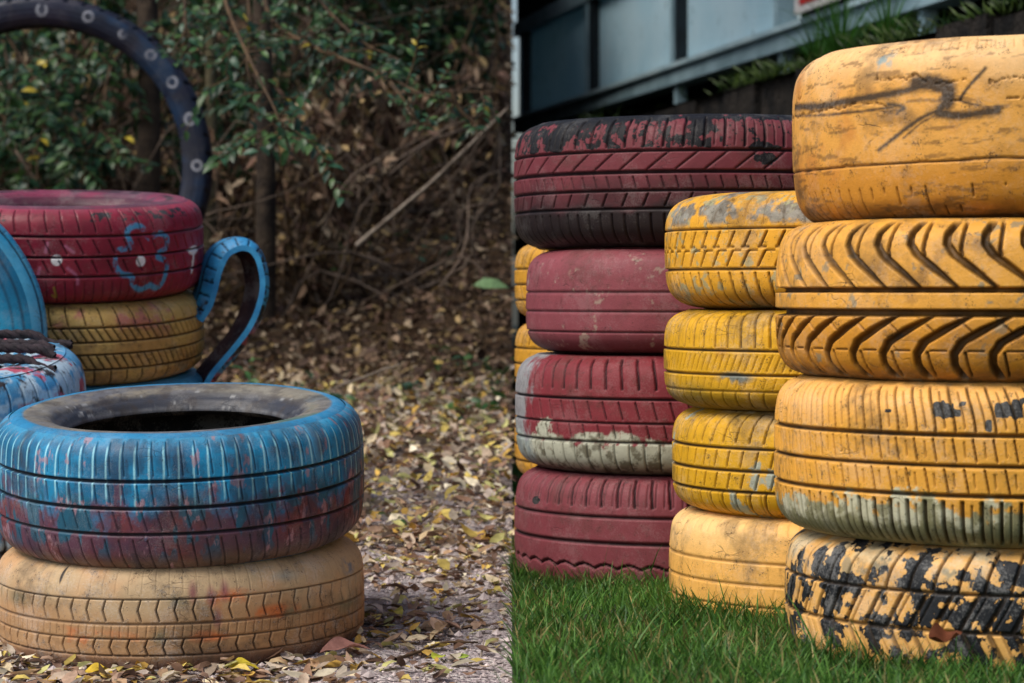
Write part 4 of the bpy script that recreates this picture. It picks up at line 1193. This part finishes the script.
# saplings and trees with crowns overhead
def tree(name, label, x, y, h_, r, crown_r, nleaf, group, lean=(0, 0), mat=M_BARK, cz=.0):
    z = float(gl(np.array([x]), np.array([y]))[0]) - .05
    root = thing(name, label, 'tree', (x, y, z), group=group)
    tip = np.array([lean[0], lean[1], h_])
    tt = np.linspace(0, 1, 18)[:, None]
    P_ = tip * tt + np.concatenate([np.sin(tt * 5 + x * 3) * .03 * h_ * .5, np.cos(tt * 4 + y) * .02 * h_, 0 * tt], 1) * np.minimum(tt * 3, 1)
    rad = np.linspace(r * 1.1, r * .35, 18); rad[0] *= 1.4; rad[1] *= 1.1
    m = MB(); m.tube(P_, rad, 12); m.build('trunk', mat, root)
    mb = MB(); ml = MB()
    for k in range(9):
        i = rng.integers(9, 17); a = rng.uniform(0, 2 * math.pi)
        t2 = P_[i] + np.array([math.cos(a) * crown_r, math.sin(a) * crown_r, rng.uniform(.1, .8) * crown_r * .8])
        t2[0] = min(t2[0], -x - .15)
        Q = curve(P_[i], t2, 9, .1, .1); mb.tube(Q, np.linspace(rad[i] * .6, .004, 9), 6)
        n_ = nleaf // 9; j = rng.integers(2, 9, n_)
        pos = Q[j] + rng.normal(0, .17 * crown_r, (n_, 3)) * [1, 1, .6]
        pos[:, 0] = np.minimum(pos[:, 0], -x - .1)
        c = G1[rng.integers(0, 5, n_)] * rng.uniform(.7, 1.4, (n_, 1)); L = rng.uniform(.07, .14, n_)
        ml.leaves(pos, rnd_unit(n_), rnd_unit(n_, 1.5), L, L * .55, c)
    mb.build('limbs', mat, root); ml.build('crown', M_LEAF, root)
GT = 'slender woodland trees behind the tyres'
tl = [('dark slender trunk seen through the navy arch tyre', 143, 10.3, 4.4, .050, (0.05, 0)), ('pale slim trunk just right of the navy arch tyre', 207, 10.8, 4.6, .026, (.1, 0)), ('thin trunk above the middle of the bank, left of the pair', 330, 13.5, 5, .030, (.2, 0)),
      ('thin straight trunk rising behind the leafy spray', 395, 14.2, 5.2, .045, (0, 0)), ('leaning thin trunk near the top right of the wood', 436, 13.2, 5, .022, (-.5, 0)), ('dark trunk deep in the wood at its right', 478, 15.2, 5.2, .05, (0, 0)),
      ('thin trunk close to the left edge behind the arch', 20, 12.5, 5, .03, (-.2, 0)), ('slim trunk between the arch and the leafy spray', 262, 12.8, 5, .03, (.1, 0)), ('thin bent trunk at the far right of the wood', 500, 14.3, 5.2, .028, (-.3, 0))]
for i, (lab, px, y, h_, r, ln) in enumerate(tl):
    tree('slender_tree', lab, (px - 512) / F * y, y, h_, r, 1.5, 900 if px < 320 else 140, GT, ln, simple_mat('pale_bark', S(120, 112, 84), S(84, 78, 60), 12, .9, .5, .01) if i == 1 else M_BARK)

# far wood closing the view
m = MB(); n = 16000
x = -rng.random(n) * 14; y = rng.uniform(15.5, 19.5, n); z = gl(x, y) + rng.random(n) ** 1.2 * 1.6
L = rng.uniform(.08, .2, n)
c = np.concatenate([G1 * .8, brown * .8])[rng.integers(0, 12, n)] * rng.uniform(.5, 1.2, (n, 1))
m.leaves(np.stack([np.minimum(x, -.15), y, z], 1), rnd_unit(n), rnd_unit(n, .5), L, L * .5, c)
m.build('far_wood', M_LEAF, kind='stuff', label='dense dark undergrowth closing the view at the top of the bank', cat='undergrowth')

# tangle of thin vines / twigs on the bank : individual stems are uncountable
m = MB()
for _ in range(760):
    y = rng.uniform(10.0, 14.0); x = -rng.random() * 3.2 - .1
    z = float(gl(np.array([x]), np.array([y]))[0])
    a = rng.uniform(0, 2 * math.pi); L = rng.uniform(.3, 1.4)
    p1 = np.array([min(x + math.cos(a) * L, -.06), y + math.sin(a) * L * .6, z + rng.uniform(0, .9) * L])
    Q = curve(np.array([x, y, z]), p1, 9, .05, .16); Q[:, 0] = np.minimum(Q[:, 0], -.05)
    m.tube(Q, np.linspace(.0045, .0012, 9) * rng.uniform(.4, 1.9), 4, np.array([1., 1., 1.]) * rng.uniform(.5, 1.6))
m.build('brushwood', simple_mat('brushwood_bark', S(122, 106, 92), S(66, 56, 48), 9, .9, .3, .004, attr=True), kind='stuff', label='tangle of thin dry stems and twigs over the bank', cat='brushwood')

# overhanging leafy tree: limbs reach down over the arch tyre, one spray reaches right
root = thing('leafy_tree', 'dark green leafy tree whose low branches hang over the navy arch and reach right', 'tree', (0, 0, 0))
tb = PW(238, 360, 9.0); tb[2] = float(gl(np.array([tb[0]]), np.array([9.0]))[0]) - .03
tb = np.array([-.98, 9.9, float(gl(np.array([-.98]), np.array([9.9]))[0]) - .05])
m = MB(); tr_top = np.array([-1.0, 9.7, 3.4])
m.tube(curve(tb, tr_top, 16, 0, .02), np.linspace(.045, .02, 16), 10); m.build('trunk', M_BARK, root)
BR = [  # (points px,py,Y), leaf length, twigs
    ([(262, -60, 8.6), (268, 12, 8.2), (300, 40, 8.0), (345, 60, 7.8), (385, 76, 7.7), (425, 95, 7.6), (452, 92, 7.6), (500, 92, 7.6)], .036, 26, .16),
    ([(385, 76, 7.7), (400, 95, 7.6), (425, 132, 7.6)], .036, 6, .10),
    ([(452, 92, 7.6), (460, 110, 7.6), (484, 132, 7.6)], .034, 7, .10),
    ([(215, -60, 8.4), (225, 0, 8.0), (250, 60, 7.7), (275, 110, 7.5), (290, 150, 7.5)], .05, 20, .22),
    ([(190, -60, 8.4), (185, 0, 8.2), (185, 30, 8.1), (172, 52, 8.0)], .05, 10, .13),
    ([(240, -60, 8.6), (250, 20, 8.2), (250, 80, 7.9), (290, 150, 7.8)], .05, 26, .26),
    ([(290, -60, 8.8), (320, 0, 8.5), (360, 40, 8.3), (400, 60, 8.2)], .045, 22, .22),
    ([(-30, -40, 10.4), (10, 40, 10.1), (50, 100, 9.9), (75, 150, 9.8)], .06, 22, .3),
    ([(90, -40, 10.4), (95, 40, 10.1), (60, 90, 10.0), (30, 165, 9.9)], .06, 24, .3),
    ([(140, 30, 10.2), (110, 70, 10.0), (100, 130, 9.9), (70, 170, 9.9)], .06, 22, .3),
    ([(60, -40, 10.4), (20, 60, 10.2), (5, 120, 10.0)], .06, 18, .3),
]
for pts, ll, ntw, tl_ in BR:
    P_ = np.array([PW(a, b, Y) for a, b, Y in pts])
    s0 = smooth_poly(P_, 8)
    # join the limb to the trunk well above the picture
    if pts[0][1] < -20:
        s0 = np.vstack([curve(tr_top - [0, 0, rng.uniform(0, .8)], s0[0], 8, 0, .05), s0[1:]])
    n_ = len(s0)
    mb = MB(); mb.tube(s0, np.linspace(.011, .0022, n_), 6)
    ml = MB(); lo = 8 if pts[0][1] < -20 else 0
    for _ in range(ntw):
        i = rng.integers(lo, n_); tip = s0[i] + rng.normal(0, 1, 3) * np.array([1, .8, .75]) * tl_ * .55 + [0, 0, -.25 * tl_]
        tip[0] = min(tip[0], -.05)
        Q = curve(s0[i], tip, 8, 0, .08); mb.tube(Q, np.linspace(.003, .0012, 8), 4)
        k = max(5, int(np.linalg.norm(tip - s0[i]) / (ll * .30)))
        tt = np.linspace(.8, 6.98, k); i0 = np.floor(tt).astype(int)
        pos = Q[i0] + (Q[i0 + 1] - Q[i0]) * (tt - i0)[:, None]
        ax_ = (Q[-1] - Q[0]) / (np.linalg.norm(Q[-1] - Q[0]) + 1e-9)
        up_ = np.array([0, -.45, .9]); sd = np.cross(ax_, up_); sd /= np.linalg.norm(sd) + 1e-9
        sg = np.where(np.arange(k) % 2, 1, -1)[:, None]
        d = ax_ * .55 + sg * sd * .85 + rng.normal(0, .22, (k, 3)) + [0, 0, -.15]
        nr = np.tile(up_, (k, 1)) + rng.normal(0, .28, (k, 3))
        L = rng.uniform(.75, 1.2, k) * ll
        c = G1[rng.integers(0, 5, k)] * rng.uniform(.8, 1.6, (k, 1))
        ye = rng.random(k) < .012; c[ye] = S(190, 170, 60)
        pos[:, 0] = np.minimum(pos[:, 0], -.045)
        ml.leaves(pos, d, nr, L, L * .46, c, curl=.3, fold=.25)
    b = mb.build('branch', M_STEM, root); ml.build('foliage', M_LEAF, b)

# small sprouts on the left ground
def sprout(px, py, n_, ll, hh, label, Y=None):
    Y = Y or gy(px, py); X = (px - 512) / F * Y
    z = float(gl(np.array([X]), np.array([Y]))[0]) - .004
    root = thing('seedling', label, 'plant', (X, Y, z), group='green seedlings in the litter')
    ms = MB(); ml = MB()
    for k in range(n_):
        a = rng.uniform(0, 6.28); tip = np.array([math.cos(a) * hh * .5, math.sin(a) * hh * .5, hh * rng.uniform(.5, 1.1)])
        Q = curve(np.zeros(3), tip, 7, 0, .1); ms.tube(Q, np.linspace(.0022, .001, 7), 4)
        q = 4; pos = Q[[3, 5, 6, 6]]; d = rnd_unit(q); d[:, 2] *= .4
        L = rng.uniform(.7, 1.2, q) * ll
        ml.leaves(pos, d, rnd_unit(q, 2.), L, L * .42, G1[rng.integers(2, 5, q)] * rng.uniform(1.1, 1.9, (q, 1)))
    ms.build('stem', M_STEM, root); ml.build('foliage', M_LEAF, root)
for a in [(266, 352, 4, .055, .12, 'broad leaved seedling beyond the rim of the blue tyre'), (400, 528, 2, .026, .06, 'tiny green seedling on the gravel beside the blue tyre'), (330, 366, 4, .05, .10, 'low seedling between the litter and the front stack'),
          (450, 380, 5, .05, .12, 'low green plant on the litter at right'), (402, 398, 4, .04, .08, 'small seedling before the large curled leaf'), (497, 388, 4, .055, .12, 'leafy seedling at the right end of the litter'),
          (215, 350, 6, .05, .22, 'small leafy plant inside the loop handle'), (345, 330, 6, .05, .22, 'green weed at the foot of the bank'), (425, 330, 5, .05, .2, 'green weed where the bank begins at right'),
          (470, 345, 4, .05, .14, 'little plant under the pale single leaf'), (300, 372, 3, .045, .08, 'seedling touching the far rim of the blue tyre')]:
    sprout(*a)
# single pale leaf on a stalk
root = thing('seedling', 'stalk with one large pale green leaf near the right end of the litter', 'plant', tuple(PW(486, 330, 9.2) * [1, 1, 0] + [0, 0, float(gl(np.array([-.1]), np.array([9.2]))[0])]))
o = np.array(root.location)
ms = MB(); ms.tube(curve(np.zeros(3), PW(474, 283, 9.1) - o, 8, 0, .05), .003, 5); ms.build('stem', M_STEM, root)
ml = MB(); ml.leaves((PW(472, 284, 9.1) - o)[None], np.array([[1, 0, .0]]), np.array([[0, -.7, .7]]), .135, .06, np.array([S(130, 165, 110)])); ml.build('leaf', M_LEAF, root)

# =====================================================================  terrace, stone wall and glazed building on the right
def wl(a, Y, z, o=0.):
    """a point on a long wall x = a - 0.2 Y; o = metres behind its face"""
    return [a - .2 * Y + o * .98, Y + o * .196, z]


def wbox(m, a, Y0, Y1, z0, z1, o0, o1, c=None):
    m.box([wl(a, Y0, z0, o0), wl(a, Y0, z0, o1), wl(a, Y1, z0, o1), wl(a, Y1, z0, o0), wl(a, Y0, z1, o0), wl(a, Y0, z1, o1), wl(a, Y1, z1, o1), wl(a, Y1, z1, o0)], c)


M_STONE = simple_mat('dark_stone', S(46, 42, 38), S(22, 22, 22), 9, .95, .8, .03, spec=.15)
M_EARTH = simple_mat('terrace_soil', S(34, 36, 20), S(22, 24, 14), 6, .95, .5, .03)
WA = 2.786; WT = 1.255
# stone wall: battered courses of rough blocks
m = MB(); z = -.6
Y1w = WA / .2 - .05
zc = -.6
while zc < WT - .02:
    hh = min(.24, WT - zc); Yc = 3.0
    while Yc < Y1w:
        Lw = rng.uniform(.28, .6); e = min(Yc + Lw, Y1w)
        wbox(m, WA, Yc + .008, e - .008, zc + .006, zc + hh - .006 - rng.uniform(0, .02), rng.uniform(0, .05), .35)
        Yc = e
    zc += hh
wbox(m, WA, 3.0, Y1w, -.6, WT - .03, .06, .34)
w_ = m.build('stone_wall', M_STONE, smooth=False, label='dark rough stone retaining wall below the terrace behind the tyre columns', cat='wall')
# terrace top
xs = np.linspace(0, 1, 60); ys = np.linspace(3, Y1w, 80)
X, Yg = np.meshgrid(xs, ys, indexing='ij'); x0 = WA - .2 * Yg + .02; XX = x0 + X * 12
p = np.stack([XX.ravel(), Yg.ravel(), 0 * XX.ravel()], 1)
Z = WT - .03 + .05 * noise(p, 2, 3, 5).reshape(XX.shape)
v = np.stack([XX, Yg, Z], -1).reshape(-1, 3); i = np.arange(59)[:, None]; j = np.arange(79)[None]
f = np.stack([i * 80 + j, (i + 1) * 80 + j, (i + 1) * 80 + j + 1, i * 80 + j + 1], -1).reshape(-1, 4)
link('terrace_ground', np_mesh('terrace_ground', v, [f]), M_EARTH, kind='structure')
v, f = grid_mesh(np.linspace(.02, 14, 10), np.linspace(Y1w, 60, 10), lambda X, Y: 0 * X + WT)
link('terrace_ground', np_mesh('terrace_ground', v, [f]), M_EARTH, kind='structure')
# grass fringe along the wall top
n = 4200
Yf = rng.uniform(4, Y1w, n); o = rng.random(n) ** 1.6 * .35 + .005; kp = noise(np.stack([Yf, o * 0, o * 0], 1), 1.6, 3, 15) + rng.uniform(-.12, .12, n) > .5; Yf = Yf[kp]; o = o[kp]; n = len(o)
x = WA - .2 * Yf + o; z = WT - .02 + 0 * x
hgt = rng.uniform(.04, .10, n) * (.5 + noise(np.stack([x, Yf, z], 1), 2.5, 2, 5))
a = rng.uniform(0, 6.28, n)
m = MB(); d = np.stack([np.cos(a) * .6 - .4, np.sin(a) * .6, 1 + 0 * a], 1)
g = rng.random((n, 1)); c = (S(36, 62, 24)[None] * (1 - g) + S(88, 110, 44)[None] * g) * rng.uniform(.5, 1.1, (n, 1))
m.leaves(np.stack([x, Yf, z], 1), d, np.stack([np.cos(a + 1.5), np.sin(a + 1.5), 0 * a + .2], 1), hgt, .008, c, curl=.8)
m.build('grass_fringe', M_GRASS, kind='stuff', label='uneven green grass fringe along the top of the stone wall', cat='grass')
# larger tufts
for px, hh, lab in [(812, .42, 'tall arching grass tuft on the wall, right of the glazing'), (858, .30, 'grass tuft on the wall above the scrawled tyre'), (790, .30, 'drooping grass tuft nearest the end of the glazing')]:
    Yt = F * WA / (px - 12); root = thing('grass_tuft', lab, 'grass tuft', (WA - .2 * Yt + .1, Yt, WT - .02), group='grass tufts on the stone wall')
    m = MB(); n = 70; a = rng.uniform(0, 6.28, n); sp = rng.uniform(.1, .8, n)
    for k in range(n):
        L = hh * rng.uniform(.5, 1.1); tt = np.linspace(0, 1, 7); dx = math.cos(a[k]) * sp[k]; dy = math.sin(a[k]) * sp[k]
        P_ = np.stack([dx * tt * L, dy * tt * L, L * (tt - sp[k] * tt * tt * .8)], 1); wv = .004 * (1 - tt) + .0006
        sd = np.array([-math.sin(a[k]), math.cos(a[k]), 0]); V = np.concatenate([P_ - sd * wv[:, None], P_ + sd * wv[:, None]]); i = np.arange(6)
        m.add(V, np.stack([i, i + 1, i + 8, i + 7], 1), S(56, 100, 34) * rng.uniform(.6, 1.4))
    m.build('blades', M_GRASS, root)

# building ---------------------------------------------------------
BA = 4.36
M_FRAME = simple_mat('blue_grey_frame', S(150, 178, 188), S(118, 146, 156), 3, .55, .1, .004, spec=.4)
M_FDARK = simple_mat('dark_frame', S(24, 34, 40), S(14, 20, 24), 5, .5, .1, .004)
M_DARKW = simple_mat('black_cladding_and_void', S(20, 22, 22), S(12, 14, 14), 3, .9, .3, .01, spec=.1)
t = NT('reflection_tinted_glass'); co = t.coord()
dd_ = t.n('ShaderNodeVectorMath', operation='DOT_PRODUCT'); t.put(dd_.inputs[0], co); dd_.inputs[1].default_value = (0, .28, 1.0)
n1 = t.noise(co, 1.3, 4, .6)
c = t.mix(t.rng(n1, .35, .7), S(188, 224, 238), S(206, 234, 244))  # pale blue base colour stands in for reflected sky
c = t.mix(t.rng(t.noise(co, 5, 6, .7, 2.5), .60, .68, 0, .75), c, S(60, 84, 96))  # dark smudges painted as reflected branches
M_GLASS = t.set(Base_Color=c, Roughness=.12, Specular_IOR_Level=.15)
tr = t.n('ShaderNodeBsdfTranslucent'); t.put(tr.inputs[0], c)
mx_ = t.n('ShaderNodeMixShader'); mx_.inputs[0].default_value = .12
t.t.links.new(t.b.outputs[0], mx_.inputs[1]); t.t.links.new(tr.outputs[0], mx_.inputs[2]); tp = t.n('ShaderNodeBsdfTransparent'); tp.inputs[0].default_value = (.80, .95, 1, 1)
m2 = t.n('ShaderNodeMixShader'); m2.inputs[0].default_value = .12
t.t.links.new(mx_.outputs[0], m2.inputs[1]); t.t.links.new(tp.outputs[0], m2.inputs[2]); t.t.links.new(m2.outputs[0], t.out.inputs[0])
Yend = 21.6
wz0 = CH + 259 / F * (10900 / 769.); wz1 = CH + (290 - 36) / F * 21.3
bd = thing('glazed_building', 'dark building with a band of pale blue glazing behind the stone wall', 'building', (BA - .2 * 14, 14, WT))
org = np.array([BA - .2 * 14, 14, WT])
def bpart(name, m, mat, parent=None, smooth=False):
    m.v = [q - (org if parent is None else org) for q in m.v]
    return m.build(name, mat, parent or bd, smooth)
m = MB(); wbox(m, BA, 8.0, Yend, wz1 + .14, 3.12, .0, .25); bpart('upper_wall', m, M_DARKW)
m = MB(); wbox(m, BA, 13.9, 28.6, WT, 4.2, 1.6, 1.75); bpart('added_pale_wall', m, simple_mat('added_wall_white', S(205, 222, 226), S(190, 208, 214), 2, .9, .1, .005))  # added pale wall behind the panes, there to brighten the glazing
m = MB(); wbox(m, BA, 8.0, Yend, WT - .3, wz0 - .025, .14, .5); wbox(m, BA, 8.0, 10900 / 769. + .1, wz0 - .1, wz1 + .1, .15, 1.4); bpart('dark_void_sheet', m, M_DARKW)  # near-black sheets stand in for the shaded void under and beside the glazing
m = MB(); wbox(m, BA, 8.0, Yend, wz0 - .12, wz0 - .02, -.03, .12); bpart('sill_beam', m, M_FRAME)
m = MB(); wbox(m, BA, 8.0, Yend, wz0 - .018, wz0 + .012, -.06, .10); bpart('sill_cap', m, simple_mat('pale_cap', S(176, 200, 206), S(150, 178, 188), 3, .5, .05, .003))
m = MB(); wbox(m, BA, 13.4, Yend, wz1 + .02, wz1 + .135, -.03, .12); bpart('head_beam', m, M_FRAME)
mull = [10900 / (p_ - 12) for p_ in (781, 676, 590, 523)] + [21.55]
for k in range(4):
    Y0, Y1 = mull[k], min(mull[k + 1], 21.55)
    m = MB(); wbox(m, BA, Y0 + .12, Y1 - (.14 if k < 3 else .0), wz0 + .014, wz1 + .018, .04, .06)
    fr = MB(); wbox(fr, BA, Y0, Y0 + .07, wz0 + .013, wz1 + .018, -.02, .10)
    fo = bpart('window', fr, M_FRAME)
    pn = MB(); pn.v = m.v; pn.f4 = m.f4; pn.c = m.c; pn.n = m.n; pn.v = [q - org for q in pn.v]; pn.build('pane', M_GLASS, fo, False)
    if k < 3:
        dm = MB(); wbox(dm, BA, Y1 - .13, Y1 - .015, wz0 + .013, wz1 + .018, -.01, .09); dm.v = [q - org for q in dm.v]; dm.build('dark_jamb', M_FDARK, fo, False)
for p_ in (590, 676, 781, 922):
    Yp = 10900 / (p_ - 12); m = MB(); wbox(m, BA, Yp - .02, Yp + .05, WT - .1, wz0 - .122, .0, .07); bpart('post', m, M_FRAME)
# sign
sg = thing('sign', 'small white and red sign hanging at the end of the glazing', 'sign', (0, 0, 0))
m = MB(); Ys = 10900 / 797. ; wbox(m, BA, Ys - .75, Ys - .05, wz0 + .03, wz0 + .5, -.10, -.08); m.build('panel', simple_mat('white_sign', S(215, 210, 205), S(190, 190, 190), 4, .6, .05, .002), sg, False)
m = MB(); wbox(m, BA, Ys - .66, Ys - .14, wz0 + .07, wz0 + .46, -.104, -.101); m.build('red_field', simple_mat('red_sign', S(190, 50, 45), S(170, 40, 40), 4, .6, .05, .002), sg, False)

# =====================================================================  camera, light, world
cam = bpy.data.cameras.new('camera'); co_ = bpy.data.objects.new('camera', cam); col0.objects.link(co_)
co_.location = (0, 0, CH); co_.rotation_euler = (math.radians(90), 0, 0)
cam.sensor_width = 36; cam.lens = F / 1024 * 36; cam.shift_y = -(341.5 - HY) / 1024
cam.clip_start = .05; cam.clip_end = 400
cam.dof.use_dof = True; cam.dof.focus_distance = 3.85; cam.dof.aperture_fstop = 7.8
scene.camera = co_

w = bpy.data.worlds.new('World'); scene.world = w; w.use_nodes = True
nt = w.node_tree; bg = nt.nodes['Background']
sky = nt.nodes.new('ShaderNodeTexSky'); sky.sky_type = 'NISHITA'; sky.sun_disc = False
EL, AZ = math.radians(52), math.radians(236)     # azimuth measured from +Y towards +X: behind the camera, to its left
sky.sun_elevation = EL; sky.sun_rotation = AZ
sky.air_density = 1.0; sky.dust_density = 3.0; sky.ozone_density = 1.0
nt.links.new(sky.outputs[0], bg.inputs[0]); bg.inputs[1].default_value = .11
sun = bpy.data.lights.new('sun', 'SUN'); sun.energy = 2.0; sun.angle = math.radians(26); sun.color = (1, .95, .88)
so = bpy.data.objects.new('sun', sun); col0.objects.link(so)
from mathutils import Vector
dv = Vector((math.sin(AZ) * math.cos(EL), math.cos(AZ) * math.cos(EL), math.sin(EL)))
so.rotation_euler = dv.to_track_quat('Z', 'Y').to_euler()
scene.view_settings.view_transform = 'Standard'; scene.view_settings.look = 'None'
scene.view_settings.exposure = 0.35; scene.view_settings.gamma = 1.0
scene.cycles.use_denoising = True
scene.cycles.max_bounces = 5; scene.cycles.transparent_max_bounces = 6
